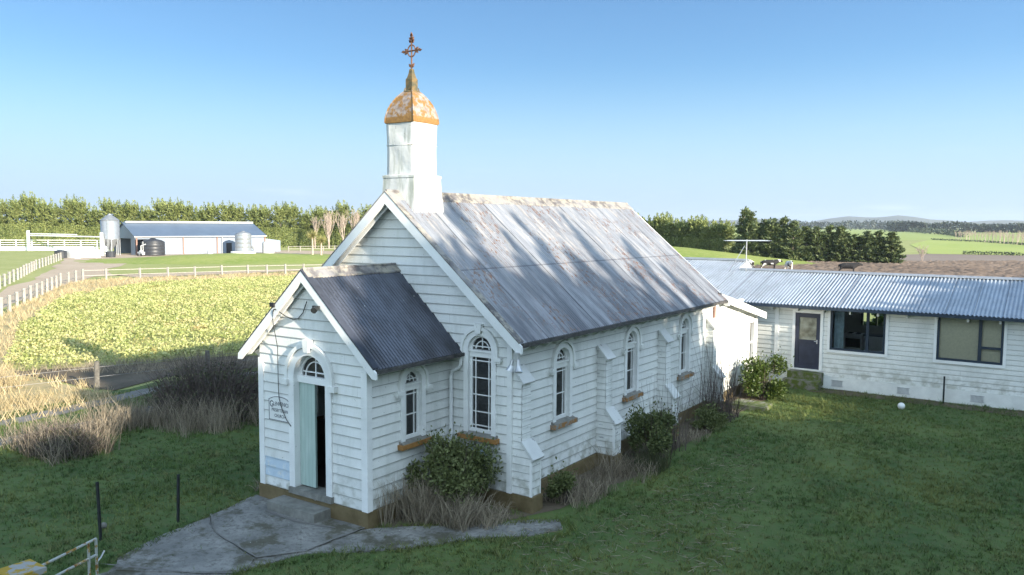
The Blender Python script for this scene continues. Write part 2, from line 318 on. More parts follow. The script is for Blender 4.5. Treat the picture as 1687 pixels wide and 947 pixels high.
M['straw'] = leafmat('dry_grass_straw', (.10, .08, .06), (.40, .34, .25), .2, .8); M['strawpale'] = leafmat('bleached_verge_grass', (.30, .24, .12), (.62, .50, .31), .3, .8)
k = NT('crop_leaf', .5, 0, .3); v_ = k.world(); f = k.noise(.16, 5, .6, vec=v_); g = k.noise(.9, 4, .6, vec=v_)
c = k.mix(k.math('ADD', k.math('MULTIPLY', k.island(), .8), k.math('MULTIPLY', k.ramp(f, .35, .65), .25)), (.17, .22, .05), (.58, .58, .26)); c = k.mix(k.math('MULTIPLY', k.ramp(g, .52, .64), .55), c, (.62, .50, .28)); c = k.mix(k.math('MULTIPLY', k.ramp(k.noise(.5, 4, .6, vec=v_), .62, .70), .5), c, (.30, .15, .06)); k.base(c)
t = k.n('BsdfTranslucent'); k.l(c, t.inputs[0]); ms = k.n('MixShader'); ms.inputs[0].default_value = .3; k.l(k.p.outputs[0], ms.inputs[1]); k.l(t.outputs[0], ms.inputs[2]); k.l(ms.outputs[0], k.t.nodes['Material Output'].inputs[0]); M['crop'] = k.m

# ------------------------------------------------------------------ ground and fields
def grassmat(name, a, b, c_, s1=.25, s2=3, rough=.9, patch=.5):
    k = NT(name, rough, 0, .2); v = k.world()
    f = k.noise(s1, 5, .6, vec=v); g = k.noise(s2, 5, .7, vec=v)
    q = k.mix(k.ramp(f, .32, .68), a, b); q = k.mix(k.math('MULTIPLY', k.ramp(g, .45, .7), patch), q, c_)
    k.base(q); k.bump(g, .6, .05); return k.m
M['pasture'] = grassmat('pasture_grass', (.23, .26, .08), (.32, .33, .13), (.42, .38, .20), .06, .6)
M['lawn'] = grassmat('lawn_turf', (.048, .09, .028), (.11, .155, .048), (.13, .115, .06), .45, 5)
M['greenfield'] = grassmat('sown_green_field', (.28, .34, .09), (.33, .37, .11), (.36, .39, .14), .02, .2)
M['farfield'] = grassmat('far_green_field', (.25, .31, .09), (.30, .34, .11), (.34, .36, .14), .01, .05)
M['mound'] = grassmat('mound_grass', (.17, .23, .045), (.26, .29, .08), (.38, .36, .15), .12, 1.2)
M['soil'] = grassmat('bare_soil', (.09, .07, .05), (.15, .12, .09), (.05, .055, .03), .5, 4)
M['plough'] = grassmat('ploughed_soil', (.15, .11, .085), (.21, .16, .125), (.11, .08, .06), .05, 1.5)
M['harrow'] = grassmat('harrowed_soil', (.21, .165, .135), (.26, .21, .175), (.17, .135, .11), .03, .5)
M['track'] = grassmat('gravel_track', (.38, .30, .22), (.46, .37, .28), (.28, .22, .16), .15, 1.2)
M['gravel'] = grassmat('grey_gravel', (.15, .145, .14), (.22, .21, .20), (.09, .10, .07), .6, 5)
M['strawground'] = grassmat('dry_grass_ground', (.33, .26, .14), (.46, .37, .21), (.20, .21, .07), .3, 2)
M['cropground'] = grassmat('crop_ground', (.28, .29, .09), (.38, .34, .15), (.17, .17, .05), .3, 2)
M['hill'] = grassmat('far_hill', (.06, .075, .06), (.10, .11, .08), (.13, .12, .09), .002, .01)
def sheet(name, pts, z, m, kind='structure'):
    b = MB(); b.face([(x, y, z) for x, y in pts]); o = b.build(name, m); return tag(o, kind=kind)
def rough_poly(pts, step=1.0, amp=.2, seed=1):
    r = random.Random(seed); out = []
    for i, p in enumerate(pts):
        q = pts[(i+1) % len(pts)]; n = max(1, int(math.dist(p, q)/step))
        for j in range(n):
            t = j/n; out.append((p[0]+(q[0]-p[0])*t+r.uniform(-amp, amp), p[1]+(q[1]-p[1])*t+r.uniform(-amp, amp)))
    return out
def inside(poly, P):
    P = np.asarray(P); x, y = P[:, 0], P[:, 1]; c = np.zeros(len(P), bool); n = len(poly)
    for i in range(n):
        x1, y1 = poly[i]; x2, y2 = poly[(i+1) % n]
        w = ((y1 > y) != (y2 > y)) & (x < (x2-x1)*(y-y1)/(y2-y1+1e-12)+x1); c ^= w
    return c
def scatter(poly, n):
    a = np.array(poly); lo, hi = a.min(0), a.max(0); P = rng.uniform(lo, hi, (int(n*2.5), 2)); return P[inside(poly, P)][:n]
sheet('ground', [(-5800, -5800), (5800, -5800), (5800, 5800), (-5800, 5800)], -.05, M['pasture'])
LAWN = [(-14.6, -16), (-14.6, -4), (-15.2, 2.4), (-14.8, 8), (-12.3, 14), (-8, 24), (32, 24), (32, -30), (-13, -30)]
sheet('lawn', rough_poly(LAWN, 1, .3, 3), 0, M['lawn'])
STRAW = [(-13, -20), (-12.6, -4), (-13.6, 1.2), (-17.0, 1.6), (-22, 1.5), (-24, 2), (-38, 9), (-53, 19), (-61, 31), (-58, 49), (-54, 58), (-63, 60), (-68.5, 38), (-70.5, 29.5), (-65, 24.2), (-42, 9), (-30, -12)]
sheet('dry_grass_verge', rough_poly(STRAW, 2, .4, 5), -.035, M['strawground'])
CROP = [(-22, 1.4), (-24, 2), (-38, 9), (-53, 19), (-61, 31), (-58, 49), (-54, 58), (-20, 46), (-8, 30), (-13.5, 16), (-18.5, 8.5)]
sheet('crop_field', rough_poly(CROP, 2, .4, 6), -.03, M['cropground'])
SOIL = [(-15.2, 1.9), (-17, 1.6), (-22, 1.3), (-18.5, 8.3), (-13.5, 16), (-8, 30), (-6.5, 29), (-11.5, 15), (-15.0, 8), (-16.0, 4.5)]
sheet('bare_soil_strip', rough_poly(SOIL, 1, .2, 7), -.02, M['soil'])
WHEEL = [(-11.6, -6), (-11.4, -1), (-12.3, 4), (-12.2, 8), (-10.5, 14), (-7, 24), (-6.3, 24), (-9.7, 14), (-11.3, 8), (-11.4, 4), (-10.6, -1), (-10.7, -6)]
sheet('gravel_wheel_track', rough_poly(WHEEL, .8, .12, 8), .006, M['gravel'])
WHEEL2 = [(-13.6, -8), (-13.7, -2), (-14.6, 3), (-14.2, 8), (-12.4, 14), (-9, 24), (-8.3, 24), (-11.6, 14), (-13.4, 8), (-13.7, 3), (-12.9, -2), (-12.8, -8)]
sheet('gravel_wheel_track', rough_poly(WHEEL2, .8, .12, 9), .008, M['gravel'])
TRACK = [(-42, 5), (-50, 13.6), (-66, 25.5), (-72.5, 31), (-76, 33), (-75, 38), (-73, 46), (-70, 60), (-66.5, 60), (-68.3, 46), (-70.6, 36), (-76.5, 35.8), (-88, 42), (-108, 58), (-122, 71), (-128, 90), (-132, 90), (-131, 66), (-124, 54), (-110, 47), (-95, 38.5), (-76, 27.2), (-56, 14), (-44, 0)]
sheet('farm_track', rough_poly(TRACK, 3, .4, 10), -.025, M['track'])
sheet('farm_yard', rough_poly([(-132, 60), (-119, 60), (-112, 84), (-108, 96), (-100, 94), (-94, 98), (-96, 104), (-118, 108), (-140, 100)], 3, .5, 11), -.02, M['track'])
# low grass mounds
def mound(name, cx, cy, rx, ry, h, rot, m):
    n = 26; V = []; Fc = []
    for i in range(n+1):
        for j in range(n+1):
            a, b = 2*i/n-1, 2*j/n-1; d = min(1, math.hypot(a, b)); z = h*(.5+.5*math.cos(math.pi*d))-.10+.05*math.sin(i*1.7)*math.cos(j*1.3)
            x, y = a*rx, b*ry; V.append((cx+x*math.cos(rot)-y*math.sin(rot), cy+x*math.sin(rot)+y*math.cos(rot), z))
    for i in range(n):
        for j in range(n): q = i*(n+1)+j; Fc.append((q, q+n+1, q+n+2, q+1))
    return tag(npmesh(name, V, np.array(Fc), m, smooth=True), kind='structure')
mound('grass_mound', -97, 70, 30, 17, 1.1, R(48), M['mound'])
mound('grass_hillock', -52, 118, 42, 22, 2.6, R(-8), M['mound'])
# ploughed field with real clods
def clods(name, corners, nx, ny, amp, m, z0):
    c = np.array(corners, float); u, v = np.meshgrid(np.linspace(0, 1, nx), np.linspace(0, 1, ny), indexing='ij')
    P = (c[0]*(1-u[..., None])*(1-v[..., None])+c[1]*u[..., None]*(1-v[..., None])+c[2]*u[..., None]*v[..., None]+c[3]*(1-u[..., None])*v[..., None])
    h = rng.random((nx, ny))**2*amp; h[:, 1:] = np.maximum(h[:, 1:], h[:, :-1]*.7)
    V = np.concatenate([P.reshape(-1, 2)+rng.normal(0, .06, (nx*ny, 2)), (z0+h).reshape(-1, 1)], 1)
    i, j = np.meshgrid(np.arange(nx-1), np.arange(ny-1), indexing='ij'); q = (i*ny+j).ravel()
    return tag(npmesh(name, V, np.stack([q, q+ny, q+ny+1, q+1], 1), m), kind='structure')
clods('ploughed_field', [(-34, 84), (14, 60), (20, 165), (-25, 121)], 130, 230, .34, M['plough'], -.03)
sheet('harrowed_field', [(-25, 121), (20, 165), (16, 190), (-12.4, 184.8), (-22, 160), (-40, 133)], 0, M['harrow'])
sheet('green_field', [(-12.4, 184.9), (16, 190.1), (14, 260), (.98, 300), (-14, 347), (-30, 401), (-38.6, 391), (-30, 280)], .02, M['greenfield'])
sheet('far_field', [(-40, 391), (-30, 404), (.98, 304), (30, 240), (400, 900), (-20, 900), (-58, 640), (-260, 1557), (-900, 3600), (-900, 2000), (-300, 700), (-60, 300)], 0.0, M['farfield'])
sheet('far_field', [(-140, 1270), (-40, 800), (100, 700), (150, 1500)], .15, M['greenfield'])
def hills(name, pts, depth, m):
    n = len(pts); k_ = 9; V = []; Fc = []; r = random.Random(4)
    for (x, y, h) in pts:
        d = Vector((x, y)).normalized()
        for j in range(k_):
            t = j/(k_-1)*2-1; z = h*(math.cos(t*math.pi/2)**1.5)*(1+r.uniform(-.07, .07)*(1-abs(t)))-.5
            V.append((x+d.x*t*depth, y+d.y*t*depth, z))
    for i in range(n-1):
        for j in range(k_-1): q = i*k_+j; Fc.append((q, q+k_, q+k_+1, q+1))
    return tag(npmesh(name, V, np.array(Fc), m, smooth=True), kind='structure')
hp = []
for px, h in [(-2400, 5), (-2000, 26), (-1750, 30), (-1500, 40), (-1370, 46), (-1250, 36), (-1200, 22), (-1150, 34), (-1080, 44), (-985, 56), (-900, 55), (-840, 54), (-790, 60), (-740, 66), (-660, 58), (-590, 44), (-500, 36), (-418, 30), (-330, 36), (-250, 38), (-179, 36), (-60, 40), (100, 34), (400, 30), (900, 10)]:
    hp.append((px, math.sqrt(4990**2-px**2)-200, h))
hills('distant_hills', hp, 500, M['hill'])

# concrete path: separate old slabs
def slab(name, pts, z, t, m, seed, amp=.05, step=.4):
    q = rough_poly(pts, step, amp, seed); b = MB(); b.prism(q, lambda p, r_, w: (p, r_, w), z-t, z, 0); return tag(b.build(name, m), kind='structure')
slab('concrete_path', [(-1.75, -2.62), (1.55, -2.62), (1.47, -4.05), (1.0, -4.74), (-.65, -4.42), (-1.5, -3.95)], .05, .12, M['concrete'], 1, .03)
slab('concrete_path', [(-1.48, -4.0), (-.66, -4.47), (.98, -4.79), (1.25, -5.2), (.6, -5.75), (-.55, -6.5), (-1.0, -6.2), (-1.35, -5.1)], .042, .12, M['concrete'], 2, .03)
slab('concrete_path', [(-.62, -6.62), (.6, -5.82), (1.2, -6.3), (.9, -8.5), (-.9, -8.5)], .03, .12, M['concrete'], 3, .03)
slab('concrete_path', [(1.58, -2.66), (1.80, -2.40), (2.9, -1.45), (3.5, -1.9), (2.9, -2.85), (2.0, -3.7), (1.52, -4.03)], .035, .12, M['concrete'], 4, .03)
slab('concrete_path', [(2.93, -1.41), (3.7, -.55), (4.4, .0), (4.7, -.35), (4.4, -1.0), (3.55, -1.86)], .028, .1, M['concrete'], 5, .04)
slab('concrete_path', [(-1.72, -2.64), (1.6, -2.64), (1.82, -2.4), (2.9, -1.43), (3.7, -.58), (4.35, -.05), (4.6, -.4), (4.35, -.95), (3.5, -1.9), (2.9, -2.8), (2.0, -3.65), (1.5, -4.1), (1.2, -5.15), (1.1, -6.3), (.85, -8.4), (-.85, -8.4), (-.6, -6.6), (-.95, -6.15), (-1.3, -5.1), (-1.45, -3.98)], .022, .1, M['concrete'], 6, .03)
# dirt and moss gathered in the joints
def streak_dirt(pts, w, z, seed):
    r = random.Random(seed); left, right = [], []
    for a, c in zip(pts[:-1], pts[1:]):
        for i in range(6):
            t = i/6; p = Vector((a[0]+(c[0]-a[0])*t, a[1]+(c[1]-a[1])*t)); d = (Vector(c)-Vector(a)).normalized(); nn = Vector((-d.y, d.x)); left.append(tuple(p+nn*w*r.uniform(.2, 1))); right.append(tuple(p-nn*w*r.uniform(.2, 1)))
    b = MB()
    for q in range(len(left)-1): b.face([(*left[q], z), (*right[q], z), (*right[q+1], z), (*left[q+1], z)])
    return tag(b.build('path_dirt', M['gravel']), kind='structure')
streak_dirt([(-1.55, -3.9), (-.66, -4.45), (1.0, -4.76), (1.5, -4.05)], .03, .0545, 1); streak_dirt([(1.57, -2.64), (1.50, -3.4), (1.5, -4.1)], .03, .0585, 2)
streak_dirt([(2.85, -1.4), (3.55, -1.92)], .035, .04, 3); streak_dirt([(-1.0, -6.5), (.6, -5.8), (1.3, -5.3)], .04, .047, 4); streak_dirt([(-.75, -3.15), (.2, -3.2), (1.3, -2.95)], .045, .0625, 5)
sheet('garden_soil', rough_poly([(1.62, -2.5), (1.75, -2.42), (2.9, -1.42), (3.7, -.52), (4.2, .5), (4.35, 3), (4.3, 7), (4.3, 10.5), (4.4, 13.6), (4.6, 14.6), (3.2, 14.6), (3.2, -.05), (1.62, -.05)], .5, .12, 12), .012, M['soil'])
sheet('garden_soil', rough_poly([(-2.2, -2.3), (-1.62, -2.55), (-1.62, .2), (-2.5, .2)], .4, .12, 13), .012, M['soil'])
sheet('house_border_soil', rough_poly([(5.3, 16.2), (7, 16.35), (9, 16.4), (12, 16.2), (14, 16.3), (14, 17.25), (5.3, 17.25)], .5, .15, 14), .014, M['soil'])

# ------------------------------------------------------------------ wall builders
def siding(mb, T, z0, z1, e_, urange, openings=(), lip=.02, kinks=(), zlo=None):
    z = z0
    while z < z1-1e-6:
        zb = min(z+e_, z1); br = {z, zb}
        for kz in kinks:
            if z < kz < zb: br.add(kz)
        for op in openings:
            for t in op['breaks']:
                if z < t < zb: br.add(t)
        br = sorted(br); first = True
        for a, b in zip(br[:-1], br[1:]):
            ra, rb = urange(a+1e-5), urange(b-1e-5); mid = (a+b)/2
            cuts = sorted(c for c in (op['f'](mid) for op in openings) if c)
            iv = []; la, lb = ra[0], rb[0]
            for c in cuts: iv.append((la, lb, c[0], c[0])); la = lb = c[1]
            iv.append((la, lb, ra[1], rb[1]))
            na, nb = lip*(1-(a-z)/e_), lip*(1-(b-z)/e_)
            for (a0, b0, a1, b1) in iv:
                if a1-a0 < 1e-4 and b1-b0 < 1e-4: continue
                mb.face([T(a0, a, na), T(a1, a, na), T(b1, b, nb), T(b0, b, nb)])
                if first: mb.face([T(a0, a, 0), T(a1, a, 0), T(a1, a, na), T(a0, a, na)])
            first = False
        z = zb
def op_rect(u0, u1, za, zb): return {'f': lambda z: (u0, u1) if za < z < zb else None, 'breaks': [za, zb]}
def op_arch(c, r, za, zs):
    def f(z):
        if not za < z < zs+r: return None
        w = r if z < zs else math.sqrt(max(0, r*r-(z-zs)**2)); return (c-w, c+w)
    return {'f': f, 'breaks': [za, zs]+[zs+r*math.sin(R(a)) for a in range(8, 91, 8)]}
def Tf(y0): return lambda u, z, n: (u, y0-n, z)          # faces -y
def Tb(y0): return lambda u, z, n: (u, y0+n, z)          # faces +y
def Tr(x0): return lambda u, z, n: (x0+n, u, z)          # faces +x
def Tl(x0): return lambda u, z, n: (x0-n, u, z)          # faces -x

# ------------------------------------------------------------------ church
HW, ZE, ZR, AE, GY, NL = 3.233, 3.59, 6.697, 3.658, .31, 11.74
PW, PD, PE, PZR, PZE = 1.593, 2.571, 1.987, 5.035, 3.23
SL = (ZR-ZE)/AE; PSL = (PZR-PZE)/PE; YB = 11.45
church = empty('church', (0, 0, 0), 'small peeling white weatherboard church with iron roof, gabled porch and bell turret', 'church')
def nave_u(z): w = min(HW, (ZR-.10-z)/SL); return (-w, w)
def porch_u(z): w = min(PW, (PZR-.08-z)/PSL); return (-w, w)
zk = ZR-.10-SL*HW; pk = PZR-.08-PSL*PW
NW = [(-2.43, .26, 1.5, 3.33), (2.43, .26, 1.5, 3.33)]; SW = [(2.05, .25, 1.52, 2.90), (5.63, .25, 1.52, 2.90), (9.25, .25, 1.52, 2.90)]; PWN = (-1.25, .21, 1.53, 2.73)
b = MB()
siding(b, Tf(0), .35, ZR-.12, .205, nave_u, [op_arch(c, r+.09, zs, zt) for c, r, zs, zt in NW]+[op_rect(-.7, .7, .3, 2.5)], kinks=[zk])
siding(b, Tr(HW), .35, zk+.02, .205, lambda z: (0, YB), [op_arch(c, r+.09, zs, zt) for c, r, zs, zt in SW])
siding(b, Tl(-HW), .35, zk+.02, .205, lambda z: (0, YB), [op_arch(c, r+.09, zs, zt) for c, r, zs, zt in SW])
siding(b, Tb(YB), .35, ZR-.12, .205, nave_u, kinks=[zk])
b.build('nave_wall', M['boards'], church)
b = MB(); dopen = op_arch(0, .56, .3, 2.84)
siding(b, Tf(-PD), .35, PZR-.1, .205, porch_u, [dopen], kinks=[pk])
siding(b, Tr(PW), .35, pk+.02, .205, lambda z: (-PD, 0), [op_arch(PWN[0], PWN[1]+.09, PWN[2], PWN[3])])
siding(b, Tl(-PW), .35, pk+.02, .205, lambda z: (-PD, 0), [op_arch(PWN[0], PWN[1]+.09, PWN[2], PWN[3])])
b.build('porch_wall', M['boards'], church)
VY = 16.2
def vtop(y): return 3.74-.215*(y-11.6)
def vest_u(z): return (YB, min(VY, YB+max(.01, (3.70-z)/.215)))
b = MB(); siding(b, Tr(HW-.004), .35, 3.66, .205, vest_u, [op_rect(15.3, 15.8, 1.05, 2.45)], kinks=[3.70-.215*(VY-YB)])
siding(b, Tl(-HW+.004), .35, 3.66, .205, vest_u, kinks=[3.70-.215*(VY-YB)]); siding(b, Tb(VY), .35, 2.66, .205, lambda z: (-HW, HW)); b.build('vestry_wall', M['boards'], church)
b = MB()
b.box(-HW-.05, -PW+.05, -.05, .2, -.1, .34); b.box(PW-.05, HW+.05, -.05, .2, -.1, .34); b.box(HW-.2, HW+.05, .2, VY+.03, -.1, .338); b.box(-HW-.05, -HW+.2, .2, VY+.03, -.1, .338)
b.box(-PW-.05, PW+.05, -PD-.05, -PD+.15, -.1, .342); b.box(PW-.15, PW+.05, -PD+.15, -.05, -.1, .34); b.box(-PW-.05, -PW+.15, -PD+.15, -.05, -.1, .34)
b.build('plinth', M['plinth'], church)
one('floor', M['darkroom'], church, lambda b: (b.box(-HW+.2, HW-.2, .2, VY-.1, .28, .36), b.box(-PW+.15, PW-.15, -PD+.15, .2, .285, .365)))
one('shade_lining', M['darkroom'], church, lambda b: (b.box(-PW+.13, PW-.13, -.10, -.06, .366, 3.3), b.box(-PW+.13, PW-.13, -PD+.15, -.06, 3.3, 3.34), b.box(PW-.14, PW-.11, -PD+.15, -1.75, .366, 3.3), b.box(PW-.14, PW-.11, -.75, -.06, .366, 3.3), b.box(-PW+.11, -PW+.14, -PD+.15, -1.75, .366, 3.3), b.box(-PW+.11, -PW+.14, -.75, -.06, .366, 3.3), b.box(-PW+.11, -PW+.14, -1.75, -.75, .366, 1.45)))  # dark sheets added inside to give the porch its shade
for x in (-1, 1):
    one('corner_board', M['trim2'], church, lambda b: b.box(x*(HW-.09), x*(HW+.032), -.034, .10, .345, zk-.05 if 0 else 3.45))
    one('corner_board', M['trim2'], church, lambda b: b.box(x*(PW-.13), x*(PW+.032), -PD-.034, -PD+.11, .345, 3.12))
one('corner_board', M['trim2'], church, lambda b: b.box(HW-.05, HW+.03, VY-.1, VY+.03, .345, 2.72))
one('corner_board', M['trim2'], church, lambda b: b.box(HW-.05, HW+.03, 14.05, 14.2, .345, 3.05))
one('corner_board', M['trim2'], church, lambda b: b.box(HW-.05, HW+.034, YB-.12, YB+.03, .345, 3.42))

def wave_sheet(name, P0, P1, P2, P3, along, pitch, amp, mats, parent, rows=6, thick=True):
    """corrugated sheet: P0->P1 runs along the ridge (the corrugation direction of travel), P0->P3 down the slope"""
    P0, P1, P2, P3 = [np.array(p, float) for p in (P0, P1, P2, P3)]; nrm = np.cross(P1-P0, P3-P0); nrm /= np.linalg.norm(nrm)
    if nrm[2] < 0: nrm = -nrm
    n = int(np.linalg.norm(P1-P0)/pitch)*6; s = np.linspace(0, 1, n+1); h = amp*np.sin(s*n/6*2*math.pi)
    V = []
    jig = rng.normal(0, .004, (rows+1, n//54+2))
    for i in range(rows+1):
        t = i/rows; A = P0+(P3-P0)*t; B = P1+(P2-P1)*t
        w = np.interp(s, np.linspace(0, 1, jig.shape[1]), jig[i])
        V.append(A+(B-A)*s[:, None]+nrm*(h+w+amp)[:, None])
    V = np.concatenate(V); i, j = np.meshgrid(np.arange(rows), np.arange(n), indexing='ij'); q = (i*(n+1)+j).ravel()
    return npmesh(name, V, np.stack([q, q+n+1, q+n+2, q+1], 1), mats, parent, smooth=True)
for s in (1, -1):
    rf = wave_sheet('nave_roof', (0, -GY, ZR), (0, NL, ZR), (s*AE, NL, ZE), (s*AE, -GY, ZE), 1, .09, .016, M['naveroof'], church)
    pr = wave_sheet('porch_roof', (0, -PD-.18, PZR), (0, .0, PZR), (s*PE, .0, PZE), (s*PE, -PD-.18, PZE), 1, .085, .012, M['porchroof'], church)
    # boarding under the sheets
    one('roof_boarding', M['trim'], church, lambda b: b.hexa([(s*.02, -GY+.04, ZR-.09), (s*(AE-.03), -GY+.04, ZE-.065), (s*(AE-.03), NL-.02, ZE-.065), (s*.02, NL-.02, ZR-.09), (s*.02, -GY+.04, ZR-.03), (s*(AE-.03), -GY+.04, ZE-.005), (s*(AE-.03), NL-.02, ZE-.005), (s*.02, NL-.02, ZR-.03)]))
    one('roof_boarding', M['trim'], church, lambda b: b.hexa([(s*.02, -PD-.15, PZR-.09), (s*(PE-.03), -PD-.15, PZE-.065), (s*(PE-.03), -.03, PZE-.065), (s*.02, -.03, PZR-.09), (s*.02, -PD-.15, PZR-.03), (s*(PE-.03), -PD-.15, PZE-.005), (s*(PE-.03), -.03, PZE-.005), (s*.02, -.03, PZR-.03)]))
    # bargeboards
    def barge(y, x1, zr, ze, dep, t, ext=.06):
        sl = (zr-ze)/x1; d = dep; xe = x1+ext
        return lambda b: b.prism([(0, zr+.015), (s*xe, zr+.015-sl*xe), (s*(xe+.01), zr+.015-sl*xe-d*.75), (s*(xe-.10), zr+.015-sl*(xe-.10)-d*1.25), (0, zr+.015-d*1.3)], lambda p, q, w: (p, w, q), y-t, y, 0)
    one('bargeboard', M['trim2'], church, barge(-GY, AE, ZR, ZE, .20, .045)); one('bargeboard', M['trim2'], church, barge(NL+.045, AE, ZR, ZE, .20, .045))
    one('bargeboard', M['trim2'], church, barge(-PD-.18, PE, PZR, PZE, .17, .045))
    one('bargeboard', M['trim2'], church, barge(-GY+.12, AE-.12, ZR-.10, ZE-.10+SL*.12, .16, .03, 0)); one('bargeboard', M['trim2'], church, barge(-PD-.08, PE-.12, PZR-.1, PZE-.1+PSL*.12, .13, .03, 0))
    one('verge_flashing', M['ridge'], church, lambda b: b.prism([(0, ZR+.05), (s*AE, ZE+.05), (s*AE, ZE+.015), (0, ZR+.015)], lambda p, q, w: (p, w, q), -GY-.05, -GY+.13))
    one('verge_flashing', M['porchroof'], church, lambda b: b.prism([(0, PZR+.05), (s*PE, PZE+.05), (s*PE, PZE+.015), (0, PZR+.015)], lambda p, q, w: (p, w, q), -PD-.23, -PD-.06))
    one('gutter', M['grime'], church, lambda b: b.box(s*(AE-.03) if s > 0 else -AE-.05, s*(AE+.05) if s > 0 else -AE+.03, -GY+.05, NL-.03, ZE-.075, ZE+.004))
    one('gutter', M['grime'], church, lambda b: b.box(s*(PE-.03) if s > 0 else -PE-.05, PE+.05 if s > 0 else -PE+.03, -PD-.13, -.04, PZE-.07, PZE+.004))
    # rafter feet below the eaves
    b = MB(); b.prism([(HW, 3.62), (HW, 3.33), (HW+.06, 3.33), (AE-.08, 3.53), (AE-.08, 3.545)], lambda p, q, w: (s*p, w, q), -.03, .03); rt0 = b.build('rafter_foot', M['trim2'], church); rt0.location.y = .35
    for i in range(1, 25): o = rt0.copy(); col.objects.link(o); o.parent = church; o.location.y = .35+i*.455
    b = MB(); b.prism([(PW, 3.32), (PW, 3.08), (PW+.06, 3.08), (PE-.07, 3.19), (PE-.07, 3.21)], lambda p, q, w: (s*p, w, q), -.03, .03); rt0 = b.build('rafter_foot', M['trim2'], church); rt0.location.y = -PD+.12
    for i in range(1, 5): o = rt0.copy(); col.objects.link(o); o.parent = church; o.location.y = -PD+.12+i*.56
def ridgecap(y0, y1, zr, sl, w, m, name='ridge_cap'):
    b = MB()
    n = 14
    for i in range(n):
        a, c = y0+(y1-y0)*i/n, y0+(y1-y0)*(i+1)/n; h = zr+.045+.006*math.sin(i*2.1)
        for s in (1, -1):
            b.hexa([(0, a, h-.02), (s*w, a, h-sl*w-.02), (s*w, c, h-sl*w-.02), (0, c, h-.02), (0, a, h+.012), (s*w, a, h-sl*w+.012), (s*w, c, h-sl*w+.012), (0, c, h+.012)])
    b.tube([(0, y0, zr+.05), (0, y1, zr+.05)], .035, 8)
    return b.build(name, m, church)
ridgecap(-GY, NL, ZR, SL, .22, M['ridge']); ridgecap(-PD-.18, -.02, PZR, PSL, .17, M['ridge'])
# rear lean-to roof
wave_sheet('vestry_roof', (-HW-.28, 11.5, 3.83), (HW+.28, 11.5, 3.83), (HW+.28, 16.5, 2.76), (-HW-.28, 16.5, 2.76), 0, .09, .012, M['annexroof'], church)
for s in (1, -1):
    one('vestry_bargeboard', M['trim'], church, lambda b: b.hexa([(s*(HW+.22), 11.72, 3.55), (s*(HW+.27), 11.72, 3.55), (s*(HW+.27), 16.52, 2.53), (s*(HW+.22), 16.52, 2.53), (s*(HW+.22), 11.72, 3.79), (s*(HW+.27), 11.72, 3.79), (s*(HW+.27), 16.52, 2.77), (s*(HW+.22), 16.52, 2.77)]))
one('vestry_soffit', M['trim'], church, lambda b: b.hexa([(-HW-.2, 11.5, 3.70), (HW+.2, 11.5, 3.70), (HW+.2, 16.45, 2.66), (-HW-.2, 16.45, 2.66), (-HW-.2, 11.5, 3.75), (HW+.2, 11.5, 3.75), (HW+.2, 16.45, 2.71), (-HW-.2, 16.45, 2.71)]))
one('vestry_gutter', M['trim'], church, lambda b: b.tube([(HW+.3, 12.1, 3.44), (HW+.31, 12.9, 3.47), (HW+.31, 13.6, 3.45)], .05, 8))
b = MB(); b.tube([(HW+.05, 11.62, 3.45), (HW+.05, 11.62, 3.0)], .05, 8); b.build('rainhead', M['brownpost'], church)

